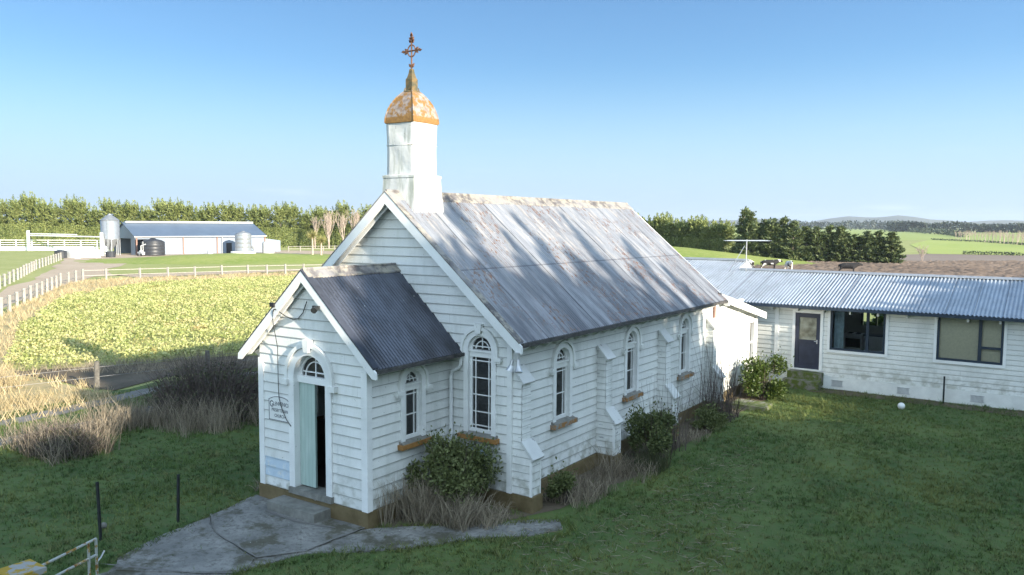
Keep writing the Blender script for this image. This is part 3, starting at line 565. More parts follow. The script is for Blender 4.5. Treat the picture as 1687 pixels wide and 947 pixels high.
def church_window(T, c, r, zs, zt, hood=True, key=False, rows=3, name='window', sill='ochre', arch_cover=.0):
    w = one(name, M['trim2'], church, lambda b: b.uband(T, c, r+.05, r+.17, zs, zt, -.11, .045, 18))     # casing and reveal
    one('sash', M['trim2'], w, lambda b: (b.uband(T, c, r-.0, r+.052, zs, zt, -.10, -.05, 18), b.boxT(T, c-r, c+r, zs+.0, zs+.09, -.098, -.048)))
    def pane(b):
        P = [(c-r-.01, zs)]+[(c+(r+.01)*math.cos(R(180-a)), zt+(r+.01)*math.sin(R(180-a))) for a in range(0, 181, 12)]+[(c+r+.01, zs)]
        b.face([T(p, q, -.085) for p, q in P])
    one('pane', M['glass'], w, pane)
    def transom(b):
        b.boxT(T, c-r-.04, c+r+.04, zt-.17, zt-.02, -.10, -.02); b.boxT(T, c-r-.045, c+r+.045, zt-.055, zt-.015, -.10, .012)
    one('transom', M['trim'], w, transom)
    def bars(b):
        t = .011; h0, h1 = zs+.09, zt-.17; N0, N1 = -.084, -.062
        for u in (c-r+.085, c+r-.085): b.boxT(T, u-t, u+t, h0, h1, N0, N1)
        zz = [h1-.085]+[h0+(h1-.085-h0)*i/rows for i in range(1, rows)]+([h0+.07] if rows > 2 else [])
        for z in zz: b.boxT(T, c-r, c+r, z-t, z+t, N0, N1-.003)
        b.uband(T, c, r-.085-t, r-.085+t, zt, zt, N0, N1-.002, 14, legs=False); b.boxT(T, c-t, c+t, zt+.02, zt+r, N0, N1-.001); b.boxT(T, c-r, c+r, zt+.045, zt+.067, N0, N1-.004)
    one('glazing_bars', M['trim2'], w, bars)
    def sl(b):
        wv = r+.26; b.boxT(T, c-wv, c+wv, zs-.13, zs-.03, .0, .15); b.hexa([T(c-wv+.05, zs-.03, 0), T(c+wv-.05, zs-.03, 0), T(c+wv-.05, zs-.03, .13), T(c-wv+.05, zs-.03, .13), T(c-wv+.05, zs+.03, 0), T(c+wv-.05, zs+.03, 0), T(c+wv-.05, zs-.025, .13), T(c-wv+.05, zs-.025, .13)], 1)
    one('sill', [M[sill], M['step']], w, sl)
    if hood:
        def hd(b):
            b.uband(T, c, r+.17, r+.235, zt-.12, zt, .0, .085, 18)
            for s in (-1, 1): b.boxT(T, c+s*(r+.25)-.085, c+s*(r+.25)+.085, zt-.20, zt-.12, .0, .11); b.boxT(T, c+s*(r+.25)-.06, c+s*(r+.25)+.06, zt-.25, zt-.2, .0, .08)
            if key: b.prism([(c-.065, zt+r+.10), (c+.065, zt+r+.10), (c+.10, zt+r+.30), (c-.10, zt+r+.30)], lambda p, q, n: T(p, q, n), .0, .12)
        one('hood_mould', M['trim'], w, hd)
    return w
church_window(Tf(0), *NW[1], key=True, rows=4); church_window(Tf(0), *NW[0], key=True, rows=4)
for i, q in enumerate(SW):
    church_window(Tr(HW), *q, rows=2, sill='sillpeel'); church_window(Tl(-HW), *q, rows=2, sill='sillpeel')
church_window(Tr(PW), *PWN, rows=2); church_window(Tl(-PW), *PWN, rows=2)
w = one('window', M['trim2'], church, lambda b: b.uband(Tr(HW), 15.55, .25, .34, .98, 2.45, -.1, .05, rect=True))
one('pane', M['glass'], w, lambda b: b.boxT(Tr(HW), 15.3, 15.8, 1.0, 2.45, -.09, -.07)); one('sash', M['trim2'], w, lambda b: b.boxT(Tr(HW), 15.29, 15.81, 1.68, 1.74, -.085, -.03))
# main doorway
T = Tf(-PD); DR = .47
dw = one('doorway', M['trim2'], church, lambda b: b.uband(T, 0, DR, DR+.17, .36, 2.84, -.20, .05, 22))
one('hood_mould', M['trim'], dw, lambda b: (b.uband(T, 0, DR+.17, DR+.25, 2.76, 2.84, .0, .09, 22), b.boxT(T, -DR-.33, -DR-.14, 2.64, 2.76, 0, .12), b.boxT(T, DR+.14, DR+.33, 2.64, 2.76, 0, .12), b.prism([(-.06, 3.38), (.06, 3.38), (.10, 3.64), (-.10, 3.64)], lambda p, q, n: T(p, q, n), 0, .14)))
def fan(b):
    t = .012; r = DR-.06
    b.uband(T, 0, r, DR+.01, 2.84, 2.84, -.18, -.12, 20, legs=False); b.boxT(T, -DR, DR, 2.70, 2.84, -.19, -.06); b.boxT(T, -t, t, 2.84, 2.84+r, -.17, -.135)
    b.boxT(T, -r, r, 2.84+.075, 2.84+.099, -.17, -.138); b.uband(T, 0, r-.10-t, r-.10+t, 2.84, 2.84, -.17, -.137, 18, legs=False)
one('fanlight_frame', M['trim2'], dw, fan)
one('fanlight_pane', M['glass'], dw, lambda b: b.face([T(DR*math.cos(R(a)), 2.84+DR*math.sin(R(a)), -.16) for a in range(0, 181, 9)]))
one('door', M['mint'], church, lambda b: b.box(-.465, .005, -PD+.10, -PD+.145, .50, 2.70))
one('door', M['mint'], church, lambda b: b.hexa([(.40, -PD+.16, .5), (.45, -PD+.16, .5), (.52, -PD+.62, .5), (.47, -PD+.62, .5), (.40, -PD+.16, 2.7), (.45, -PD+.16, 2.7), (.52, -PD+.62, 2.7), (.47, -PD+.62, 2.7)]))
one('threshold', M['step'], church, lambda b: b.box(-.62, .66, -PD-.10, -PD+.28, .343, .47))
one('front_step', M['step'], church, lambda b: b.box(-.83, .60, -PD-.50, -PD-.052, -.05, .235))
# buttresses
def buttress(s, yc):
    x0 = HW; hw = .165; bt = empty_part('buttress')
    def uu(z):
        if z < 1.16: return (0, .50)
        if z < 1.44: return (0, .50-.25*(z-1.16)/.28)
        if z < 2.74: return (0, .25)
        return (0, max(.0, .25*(3.01-z)/.27))
    b = MB()
    for sg in (1, -1):
        siding(b, lambda u, z, n: (s*(x0+u), yc-sg*(hw+n), z), .35, 3.0, .16, uu, lip=.013, kinks=[1.16, 1.44, 2.74])
    siding(b, lambda u, z, n: (s*(x0+.50+n), yc+u, z), .35, 1.16, .16, lambda z: (-hw, hw), lip=.013)
    siding(b, lambda u, z, n: (s*(x0+.25+n), yc+u, z), 1.43, 2.76, .16, lambda z: (-hw, hw), lip=.013)
    b.build('buttress_boarding', M['butboards'], bt)
    for (u0, z0, u1, z1) in ((.01, 3.03, .315, 2.71), (.25, 1.475, .56, 1.135)):
        n = Vector((z0-z1, u1-u0)).normalized()*.045; h = hw+.055
        b = MB(); b.prism([(u0, z0-.02), (u1, z1-.02), (u1+n.x*.6, z1+n.y*.6), (u0+n.x, z0+n.y)], lambda p, q, w: (s*(x0+p), yc+w, q), -h, h); b.build('sloping_cap', M['captrim'], bt)
    one('buttress_plinth', M['plinth'], bt, lambda b: b.box(min(s*(x0+.051), s*(x0+.55)), max(s*(x0+.051), s*(x0+.55)), yc-hw-.04, yc+hw+.04, -.1, .345))
    for sg in (1, -1): one('corner_strip', M['trim2'], bt, lambda b: b.box(min(s*(x0+.465), s*(x0+.518)), max(s*(x0+.465), s*(x0+.518)), yc+sg*hw-.017, yc+sg*hw+.017, .347, 1.10))
def empty_part(name):
    o = bpy.data.objects.new(name, None); o.empty_display_size = .1; return link(o, church)
for s in (1, -1):
    for yc in (.19, 3.90, 7.50, 11.18): buttress(s, yc)
# bell turret
TY = .57
def sq(b, prof, m=0, waist=None):
    b.lathe([(r*math.sqrt(2), z) for r, z in prof], (0, TY, 0), 4, m, R(45))
tur = one('bell_turret', M['turret'], church, lambda b: (sq(b, [(.56, 5.98), (.525, 6.3), (.485, 6.75), (.47, 7.08)]), sq(b, [(.485, 7.06), (.485, 7.11), (.445, 7.13)])))
def shaft(b):
    n = 10; zs = np.linspace(7.12, 8.34, 14); r0 = random.Random(3); base = len(b.v)
    ring = []
    for sgx, sgy, dx, dy in ((-1, -1, 1, 0), (1, -1, 0, 1), (1, 1, -1, 0), (-1, 1, 0, -1)):
        for i in range(n): ring.append((sgx+dx*2*i/n, sgy+dy*2*i/n, math.sin(math.pi*i/n)))
    for z in zs:
        t = (z-7.12)/1.22; w = .412-.010*math.sin(t*math.pi)+.012*(t-.5)
        for (a, c, bulge) in ring:
            q = 1-bulge*.025*math.sin(t*9+a*2)+r0.uniform(-.004, .004); b.v.append((a*w*q, TY+c*w*q, z))
    k_ = len(ring)
    for i in range(len(zs)-1):
        for j in range(k_): q = (j+1) % k_; b.f.append((base+i*k_+j, base+i*k_+q, base+(i+1)*k_+q, base+(i+1)*k_+j)); b.m.append(0)
    sq(b, [(.418, 7.80), (.418, 7.812)])
one('turret_shaft', M['turret'], tur, shaft, True)
dome = one('turret_dome', M['dome'], tur, lambda b: sq(b, [(.42, 8.30), (.44, 8.31), (.44, 8.36), (.432, 8.44), (.415, 8.53), (.385, 8.64), (.345, 8.74), (.292, 8.84), (.232, 8.93), (.175, 9.0), (.12, 9.05), (.11, 9.07)]))
def hips(b):
    pr = [(.44, 8.33), (.432, 8.44), (.415, 8.53), (.385, 8.64), (.345, 8.74), (.292, 8.84), (.232, 8.93), (.175, 9.0), (.12, 9.05)]
    for sx_, sy_ in ((1, 1), (1, -1), (-1, 1), (-1, -1)): b.tube([(sx_*r, TY+sy_*r, z) for r, z in pr], .016, 6)
one('dome_hip_roll', M['dome'], tur, hips)
fin = empty('cross_finial', (0, TY, 9.03), 'rusty iron ringed cross on a lichened pedestal on top of the turret dome', 'cross finial')
def ped(b):
    b.lathe([(r*1.414, z) for r, z in [(.14, -.02), (.14, .02), (.098, .05), (.098, .30), (.075, .34), (.05, .44), (.04, .52), (.03, .54)]], (0, 0, 0), 4, 0, R(45))
    for i in range(4):
        a = R(45+90*i); b.tube([(.185*math.cos(a), .185*math.sin(a), -.04), (.15*math.cos(a), .15*math.sin(a), .11)], [.026, .01], 5)
one('pedestal', M['pedestal'], fin, ped)
def crs(b):
    # flat cast iron cross lying in the x-z plane
    def leaf(x, z, dx, dz, l, w):
        nx, nz_ = -dz, dx; b.prism([(x, z), (x+dx*l*.5+nx*w, z+dz*l*.5+nz_*w), (x+dx*l, z+dz*l), (x+dx*l*.5-nx*w, z+dz*l*.5-nz_*w)], lambda p, q, t: (p, t, q), -.016, .016)
    b.tube([(0, 0, .5), (0, 0, 1.30)], .019, 6); b.tube([(-.20, 0, .95), (.20, 0, .95)], .019, 6)
    n = 20; b.tube([(.115*math.cos(2*math.pi*i/n), 0, .95+.135*math.sin(2*math.pi*i/n)) for i in range(n+1)], .015, 6, cap=False)
    for (x, z, dx, dz) in ((.13, .95, 1, 0), (-.13, .95, -1, 0), (0, 1.12, 0, 1), (0, 1.19, 0, 1)):
        leaf(x+dx*.05, z+dz*.05, dx, dz, .13, .035)
        for s in (1, -1): q = .707; leaf(x, z, dx*q-s*dz*q, dz*q+s*dx*q, .10, .028)
    for s in (1, -1): leaf(0, .56, s*.6, .8, .13, .03); leaf(0, 1.14, s*.8, .6, .10, .026)
    leaf(0, 1.25, 0, 1, .09, .035)
one('cross', M['finial'], fin, crs)
# rain downpipe in the corner
one('downpipe', M['white'], church, lambda b: b.tube([(PE-.02, -.10, 3.17), (PE-.02, -.10, 2.98), (PE-.07, -.10, 2.90), (PW+.13, -.09, 2.80), (PW+.10, -.09, 2.70), (PW+.10, -.09, .4)], .038, 8))

# ------------------------------------------------------------------ things fixed to the church
def text_mesh(txt, size, font_scale_x=1.0):
    cu = bpy.data.curves.new('t', 'FONT'); cu.body = txt; cu.size = size; cu.align_x = 'CENTER'; cu.align_y = 'CENTER'; cu.extrude = .001; cu.offset = size*.010
    o = bpy.data.objects.new('t', cu); col.objects.link(o); dg = bpy.context.evaluated_depsgraph_get(); me = bpy.data.meshes.new_from_object(o.evaluated_get(dg))
    bpy.data.objects.remove(o); bpy.data.curves.remove(cu); return me
def add_text(name, txt, size, T, u, z, n, m, parent, sx_=1.0, arc=0, off=0):
    me = text_mesh(txt, size); n0 = n
    V = np.zeros(len(me.vertices)*3, np.float32); me.vertices.foreach_get('co', V); V = V.reshape(-1, 3)
    for v, q in zip(me.vertices, V):
        v.co = T(u+q[0]*sx_, z+q[1]-arc*(q[0]*sx_)**2, n0+q[2])
    me.materials.clear(); me.materials.append(m); me.name = name
    return link(bpy.data.objects.new(name, me), parent)
T = Tf(-PD)
ink = plain('sign_ink', (.06, .07, .09), .6)
sg = empty('church_sign', (0, 0, 0), 'white painted name board with dark lettering and border left of the porch door', 'sign')
def sgb(b):
    P = [(-1.30, 1.80), (-.59, 1.80), (-.59, 2.27)]+[(-.59-.06, 2.29)]+[(-.945+.30*math.cos(R(a)), 2.26+.085*math.sin(R(a))) for a in range(10, 171, 16)]+[(-1.24, 2.29), (-1.30, 2.27)]
    b.prism(P, lambda p, q, n: T(p, q, n), .012, .030)
one('board', M['trim2'], sg, sgb)
def sgl(b):
    P = [(-1.285, 1.815), (-.605, 1.815), (-.605, 2.255), (-.65, 2.27)]+[(-.945+.285*math.cos(R(a)), 2.25+.08*math.sin(R(a))) for a in range(14, 167, 16)]+[(-1.24, 2.27), (-1.285, 2.255), (-1.285, 1.815)]
    for a, c in zip(P[:-1], P[1:]): b.tube([T(*a, .031), T(*c, .031)], .0075, 4)
one('border', ink, sg, sgl)
add_text('lettering', 'Glenkenich'.upper()[1:], .115, T, -.885, 2.175, .031, ink, sg, .86, .25)
add_text('lettering', 'G', .19, T, -1.205, 2.150, .031, ink, sg, .9)
add_text('lettering', 'PRESBYTERIAN', .098, T, -.945, 2.03, .031, ink, sg, .80)
add_text('lettering', 'CHURCH', .098, T, -.945, 1.91, .031, ink, sg, .84)
T = Tf(0)
pl = empty('foundation_plaque', (0, 0, 0), 'pale blue lettered memorial plaque in a white frame below the tall front window', 'plaque')
pb = plain('pale_blue_plaque', (.50, .62, .72), .5, var=.15)
one('tablet', pb, pl, lambda b: b.boxT(T, 2.14, 2.61, .83, 1.20, .018, .034))
one('frame', M['trim2'], pl, lambda b: (b.boxT(T, 2.08, 2.145, .77, 1.26, .016, .045), b.boxT(T, 2.605, 2.67, .77, 1.26, .016, .045), b.boxT(T, 2.145, 2.605, 1.195, 1.26, .016, .044), b.boxT(T, 2.145, 2.605, .77, .835, .016, .044)))
for i, (t, s) in enumerate((('THIS STONE WAS LAID', .042), ('TO THE GLORY OF GOD BY', .036), ('MR THOMAS CAMERON', .045), ('IN MEMORY OF', .034), ('MR JOHN DUNCAN', .052), ('1ST MAY 1914', .036))):
    add_text('lettering', t, s, T, 2.375, 1.165-i*.056, .0345, ink, pl, .86)
# cable looping over the porch front
cb = MB(); y = -PD-.05; yb = -PD-.235
P = [(-.86, yb, 4.16), (-.83, yb, 4.22), (-.78, yb, 4.23), (-.62, y-.05, 4.08), (-.45, y, 4.02), (-.30, y, 4.05), (-.15, y, 4.18), (-.03, y, 4.42)]
cb.tube(P, .010, 6); cb.tube([(-.86, yb, 4.16), (-.90, yb+.03, 3.95), (-.93, -PD-.07, 3.4), (-.94, -PD-.06, 2.55), (-.92, -PD-.06, 2.3), (-.83, -PD-.06, 2.08), (-.70, -PD-.06, 1.88), (-.56, -PD-.06, 1.76)], .0085, 6)
cb.box(-.93, -.80, yb-.03, yb+.03, 4.27, 4.36)
tag(cb.build('power_cable', M['black']), 'thin black power cable looping under the porch gable and down across the sign', 'cable')
sp = MB(); sp.box(.40, .56, yb-.06, yb, 4.30, 4.38); sp.tube([(.50, yb-.04, 4.34), (.56, yb-.16, 4.30)], [.05, .065], 8)
tag(sp.build('porch_lamp', M['stake']), 'small dark lamp fixed to the right slope of the porch bargeboard', 'lamp')
fl = empty('floodlight', (3.62, -.40, 3.15), 'twin silver floodlights on a bracket under the front corner of the nave eave', 'floodlight')
one('bracket', M['metal'], fl, lambda b: (b.box(-.04, .06, -.03, .05, .10, .28), b.tube([(-.05, 0, .12), (.09, 0, .12)], .025, 6)))
for s in (-1, 1): one('lamp_head', M['metal'], fl, lambda b: b.tube([(s*.07, -.02, .14), (s*.085, -.04, .02), (s*.10, -.06, -.06), (s*.11, -.075, -.10)], [.035, .04, .075, .09], 10))
tag(one('mossy_slab', M['mossy'], None, lambda b: b.box(3.75, 4.9, 12.0, 12.9, -.02, .16)), 'low mossy concrete slab on the ground beside the vestry shrub', 'slab')

# ------------------------------------------------------------------ weatherboard house behind
HY = 17.3; T = Tf(HY); HX0, HX1, HYB = -7, 21, 22.6
house = empty('house', (0, HY, 0), 'long low white weatherboard house with shiny corrugated roof and navy windows behind the church', 'house')
house.location = (0, 0, 0)
FL = .62; EZ = 3.05
DO = (4.36, 5.27, .66, 2.76); W1 = (5.62, 7.50, 1.46, 2.99); W2 = (9.13, 11.10, 1.44, 2.99); BWIN = (5.68, 6.95, 1.85, 2.7)
b = MB()
siding(b, T, .46, 3.0, .17, lambda z: (HX0, HX1), [op_rect(*DO), op_rect(*W1), op_rect(*W2)], lip=.016)
siding(b, Tr(HX1), .46, 3.0, .17, lambda z: (HY, HYB), lip=.016); siding(b, Tl(HX0), .46, 3.0, .17, lambda z: (HY, HYB), lip=.016)
siding(b, Tb(HYB), .46, 3.44, .17, lambda z: (HX0, HX1), [op_rect(*BWIN)], lip=.016)
b.build('house_wall', M['anboards'], house)
one('foundation', plain('white_rendered_base', (.72, .73, .70), .8, var=.12, scale=3), house, lambda b: (b.box(HX0-.0, HX1, HY-.045, HY+.12, -.4, .455), b.box(HX1-.12, HX1+.03, HY+.12, HYB, -.4, .455), b.box(HX0-.03, HX0+.12, HY+.12, HYB, -.4, .455)))
for x in (5.75, 7.97, 10.24): one('foundation_vent', M['metal'], house, lambda b: [b.boxT(T, x+i*.038, x+i*.038+.022, .14, .33, .046, .058) for i in range(10)]+[b.boxT(T, x-.02, x+.40, .12, .142, .046, .062), b.boxT(T, x-.02, x+.40, .33, .352, .046, .062)])
one('corner_board', M['trim2'], house, lambda b: b.boxT(T, 3.60, 3.74, .46, 2.99, .0, .035))
wave_sheet('house_roof', (.9, HY+3.5, 4.10), (HX1+.3, HY+3.5, 4.10), (HX1+.3, HY-.42, EZ), (.9, HY-.42, EZ), 0, .125, .021, M['annexroof'], house)
wave_sheet('house_roof', (HX0-.3, HY+4.75, 4.435), (.9, HY+4.75, 4.435), (.9, HY-.42, EZ), (HX0-.3, HY-.42, EZ), 0, .125, .021, M['annexroof'], house)
wave_sheet('house_roof', (.9, HY+3.52, 4.10), (HX1+.3, HY+3.52, 4.10), (HX1+.3, HYB+.4, 3.46), (.9, HYB+.4, 3.46), 0, .125, .021, M['annexroof'], house)
wave_sheet('house_roof', (HX0-.3, HY+4.77, 4.435), (.9, HY+4.77, 4.435), (.9, HYB+2.6, 3.06), (HX0-.3, HYB+2.6, 3.06), 0, .125, .021, M['annexroof'], house)
one('ridge_cap', M['metal'], house, lambda b: (b.prism([(-.2, -.045), (0, .01), (.2, -.045), (.2, -.02), (0, .04), (-.2, -.02)], lambda p, q, w: (w, HY+3.51+p, 4.145+q), 1.0, HX1+.32)))
one('ridge_cap', M['metal'], house, lambda b: (b.prism([(-.2, -.045), (0, .01), (.2, -.045), (.2, -.02), (0, .04), (-.2, -.02)], lambda p, q, w: (w, HY+4.76+p, 4.48+q), HX0-.3, .93)))
one('gable_end', M['trim2'], house, lambda b: b.prism([(HY+3.0, 3.97), (HY+4.76, 4.42), (HY+6.9, 3.3), (HY+3.6, 3.3)], lambda p, q, w: (w, p, q), .82, .90))
one('gutter', M['navy'], house, lambda b: b.box(HX0-.3, HX1+.3, HY-.50, HY-.41, EZ-.095, EZ+.005))
one('soffit', M['trim'], house, lambda b: b.box(HX0-.3, HX1+.3, HY-.41, HY+.02, 2.955, 2.975))
b = MB(); b.boxT(T, 0, .06, 2.83, 2.95, .0, .30); rt0 = b.build('eave_bracket', M['trim2'], house); rt0.location.x = -.2
for i in range(1, 19): o = rt0.copy(); col.objects.link(o); o.parent = house; o.location.x = -.2+i*.93
house_lin = plain('room_wall', (.50, .50, .46), .8, var=.08); flr = plain('room_floor', (.14, .11, .08), .6)
def rooms(b):
    x0, x1, y0, y1 = 4.0, 8.4, HY+.10, HYB-.1
    b.face([(x0, y0, .62), (x0, y1, .62), (x0, y1, 2.95), (x0, y0, 2.95)]); b.face([(x1, y0, .62), (x1, y1, .62), (x1, y1, 2.95), (x1, y0, 2.95)])
    b.face([(x0, y0, 2.94), (x1, y0, 2.94), (x1, y1, 2.94), (x0, y1, 2.94)]); b.face([(x0, y0, .62), (x1, y0, .62), (x1, y1, .62), (x0, y1, .62)], 1)
    u0, u1, z0, z1 = BWIN
    for (a, c, d, e_) in ((x0, u0, .62, 2.94), (u1, x1, .62, 2.94), (u0, u1, .62, z0), (u0, u1, z1, 2.94)): b.face([(a, y1, d), (c, y1, d), (c, y1, e_), (a, y1, e_)])
rm = MB(); rooms(rm); rm.build('kitchen_room', [house_lin, flr], house)
one('rear_window_frame', M['navy'], house, lambda b: [b.boxT(Tb(HYB), u, u+.06, BWIN[2], BWIN[3], -.1, .03) for u in (BWIN[0], BWIN[0]+.55, BWIN[1]-.06)])
def hwin(name, W, mull, tr):
    u0, u1, z0, z1 = W
    w = one(name, M['trim2'], house, lambda b: (b.boxT(T, u0-.09, u0, z0-.10, z1+.0, -.05, .04), b.boxT(T, u1, u1+.09, z0-.10, z1, -.05, .04), b.boxT(T, u0, u1, z0-.10, z0, -.05, .06)))
    def fr(b):
        t = .075; b.boxT(T, u0, u0+t, z0, z1, -.06, .02); b.boxT(T, u1-t, u1, z0, z1, -.06, .02); b.boxT(T, u0+t, u1-t, z0, z0+t, -.06, .019); b.boxT(T, u0+t, u1-t, z1-.05, z1, -.06, .019)
        b.boxT(T, mull-.05, mull+.05, z0+t, z1-.05, -.06, .021)
        if tr: b.boxT(T, mull+.05, u1-t, tr-.04, tr+.04, -.06, .018)
    one('sash_frame', M['navy'], w, fr)
    one('pane', M['clear'], w, lambda b: b.face([T(u0+.02, z0+.02, -.04), T(u1-.02, z0+.02, -.04), T(u1-.02, z1-.02, -.04), T(u0+.02, z1-.02, -.04)])); return w
hwin('window', W1, 6.90, None); hwin('window', W2, 10.42, 1.97)
u0, u1, z0, z1 = DO
d = one('door', M['navydoor'], house, lambda b: (b.boxT(T, u0, u0+.14, z0, z1, -.06, .015), b.boxT(T, u1-.14, u1, z0, z1, -.06, .015), b.boxT(T, u0+.14, u1-.14, z1-.17, z1, -.06, .014), b.boxT(T, u0+.14, u1-.14, z0, z0+.16, -.06, .014), b.boxT(T, u0+.14, u1-.14, 1.60, 1.75, -.06, .014), b.boxT(T, u0+.14, u1-.14, z0+.16, 1.60, -.05, -.01)))
k = NT('frosted_door_glass', .5); f = k.noise(2.2, 4); k.base(k.mix(k.ramp(f, .35, .65), (.13, .12, .08), (.46, .45, .36))); M['frost'] = k.m
one('door_pane', M['frost'], d, lambda b: b.boxT(T, u0+.14, u1-.14, 1.75, z1-.17, -.04, -.03))
one('door_handle', M['metal'], d, lambda b: (b.tube([T(u1-.10, 1.72, .015), T(u1-.10, 1.72, .06), T(u1-.20, 1.72, .06)], .013, 6), b.boxT(T, u1-.125, u1-.085, 1.63, 1.78, .015, .022)))
one('door_frame', M['trim2'], house, lambda b: (b.boxT(T, u0-.10, u0, z0-.05, z1+.1, -.06, .045), b.boxT(T, u1, u1+.10, z0-.05, z1+.1, -.06, .045), b.boxT(T, u0, u1, z1, z1+.1, -.06, .045), b.boxT(T, u0, u1, z0-.05, z0, -.06, .07), b.boxT(T, u0-.16, u1+.16, z1+.1, z1+.125, .0, .09, 0)))
tag(one('doorstep', M['mossy'], None, lambda b: (b.box(4.22, 5.45, HY-.42, HY-.047, .12, .58), b.box(4.16, 5.45, HY-.80, HY-.42, -.1, .33))), 'two mossy concrete steps below the navy house door', 'doorstep')
# kitchen fittings seen through the window
cu = MB(); n = 40
for i in range(n):
    a, c = 5.70+i*.0085, 5.70+(i+1)*.0085; f1, f2 = .03*math.sin(i*1.1), .03*math.sin((i+1)*1.1)
    cu.face([(a, HY+.28+f1, 1.3), (c, HY+.28+f2, 1.3), (c, HY+.28+f2, 2.93), (a, HY+.28+f1, 2.93)])
tag(cu.build('curtain', plain('pale_blue_curtain', (.42, .52, .56), .8)), 'pale blue curtain hanging at the left edge of the kitchen window', 'curtain')
st = empty('stove', (5.16, 21.75, .62), 'white stove with a dark glass oven door inside the kitchen window', 'stove')
stm = plain('stove_enamel', (.75, .76, .76), .35, var=.08)
one('stove_body', stm, st, lambda b: b.box(0, .72, 0, .6, .05, .92)); one('oven_door', M['black'], st, lambda b: b.box(.07, .65, -.02, -.001, .36, .74)); one('drawer', stm, st, lambda b: b.box(.04, .68, -.02, -.002, .09, .28))
one('handle', M['metal'], st, lambda b: b.tube([(.1, -.05, .79), (.62, -.05, .79)], .013, 6))
one('hotplate', M['black'], st, lambda b: [b.lathe([(.10, .925), (.10, .94)], (x, y, 0), 14) for x, y in ((.2, .17), (.52, .17), (.2, .43), (.52, .43))])
cbn = empty('kitchen_cabinet', (5.92, 21.78, .62), 'pale kitchen cabinets under a dark bench right of the stove', 'cabinet')
cm = plain('cabinet_front', (.66, .67, .67), .5, var=.06)
one('carcass', cm, cbn, lambda b: b.box(0, 1.5, .02, .6, .08, .88)); one('worktop', plain('dark_worktop', (.10, .11, .11), .3), cbn, lambda b: b.box(-.02, 1.5, -.02, .62, .88, .92))
for i in range(3): one('cabinet_door', cm, cbn, lambda b: b.box(.01+i*.5, .49+i*.5, -.005, .018, .1, .78))
one('tap', M['metal'], cbn, lambda b: b.tube([(.75, .5, .92), (.75, .5, 1.12), (.75, .38, 1.14)], .014, 6))
bl = MB(); bl.boxT(T, W2[0]+.02, W2[1]-.02, W2[2]+.02, 2.95, -.13, -.12)
tag(bl.build('roller_blind', plain('tan_blind', (.68, .61, .46), .85, var=.1, scale=14)), 'tan blind drawn fully down behind the right hand house window', 'blind')
# TV aerial on the roof
ta = empty('tv_aerial', (1.35, HY+3.2, 4.05), 'tall wide bare TV aerial with diagonal stay on the house roof ridge', 'aerial')
one('mast', M['metal'], ta, lambda b: b.tube([(0, 0, -.2), (0, 0, 1.36)], .024, 6)); one('stay', M['metal'], ta, lambda b: b.tube([(-.08, 0, 1.1), (-.75, -.1, -.12)], .014, 5))
one('boom', M['metal'], ta, lambda b: b.tube([(.35, -1.0, 1.30), (-.2, .7, 1.32)], .018, 5))
for (t, wd) in ((0, 1.05), (.3, .95), (.55, 1.15), (.8, 1.0), (1, .85)):
    cx, cy = .35-.55*t, -1.0+1.7*t; one('element', M['metal'], ta, lambda b: b.tube([(cx-wd*.82, cy-wd*.27, 1.315), (cx+wd*.82, cy+wd*.27, 1.33)], .007, 5))

# ------------------------------------------------------------------ small things on the lawns
def stake(x, y, h, lean, label, lx=0):
    b = MB(); q = [(-.028, -.02), (.028, -.02), (.028, -.008), (.006, -.004), (.004, .03), (-.004, .03), (-.006, -.004), (-.028, -.008)]
    b.prism(q, lambda p, r_, w: (x+p+lean*w, y+r_+lx*w, w), -.1, h); return tag(b.build('steel_stake', M['stake']), label, 'stake', 'dark steel fence stakes')
stake(-2.14, -5.88, 1.12, -.05, 'dark steel stake leaning on the lawn beside the metal gate'); stake(-1.79, -4.49, .98, .02, 'dark steel stake on the lawn beside the edge of the concrete path', .02)
stake(9.46, 16.9, .95, 0, 'dark steel stake standing against the white base of the house')
def ball(name, x, y, z, r, label, m):
    b = MB(); b.lathe([(.001, -r)]+[(r*math.sin(R(a)), -r*math.cos(R(a))) for a in range(15, 180, 15)]+[(.001, r)], (x, y, z), 16); return tag(b.build(name, m, None, True), label, 'ball')
ball('white_ball', 8.42, 15.2, .10, .115, 'white ball lying on the lawn in front of the house', M['white'])
ball('pale_stone', -2.32, -5.72, .20, .06, 'small pale knob beside the foot of the stake near the gate', M['step'])
gt = empty('metal_gate', (0, 0, 0), 'rusty pale pipe gate standing open at the corner of the lawn', 'gate')
# the gate runs from the concrete gatepost to its free end
G0, G1 = Vector((.58, -8.27, 0)), Vector((.20, -7.20, 0)); gd = (G1-G0)
def gp(t, z): p = G0+gd*t; return (p.x, p.y, z)
for z in (1.0, .74, .47, .2): one('rail', M['gate'], gt, lambda b: b.tube([gp(0.02, z), gp(1 if z != .47 else .86, z)], .021, 8))
for t, z1 in ((0.04, 1.0), (.30, .47), (.60, .47), (.86, 1.0), (1.0, 1.0)): one('upright', M['gate'], gt, lambda b: b.tube([gp(t, .08), gp(t, z1)], .021, 8))
one('latch', M['metal'], gt, lambda b: b.tube([gp(1.0, .62), gp(1.08, .66), gp(1.15, .74)], .013, 6))
tag(one('gatepost', M['lichen'], None, lambda b: (b.box(.40, .80, -8.70, -8.30, -.1, 1.0), b.box(.36, .85, -8.74, -8.26, 1.0, 1.08))), 'square concrete gatepost with yellow lichen on its flat top', 'gatepost')
def old_post(x, y, h, label):
    b = MB(); b.tube([(x, y, -.1), (x+.01, y, h*.6), (x+.02, y+.01, h)], [.10, .095, .085], 9); return tag(b.build('fence_post', M['oldpost']), label, 'fence post', 'old posts along the lane')
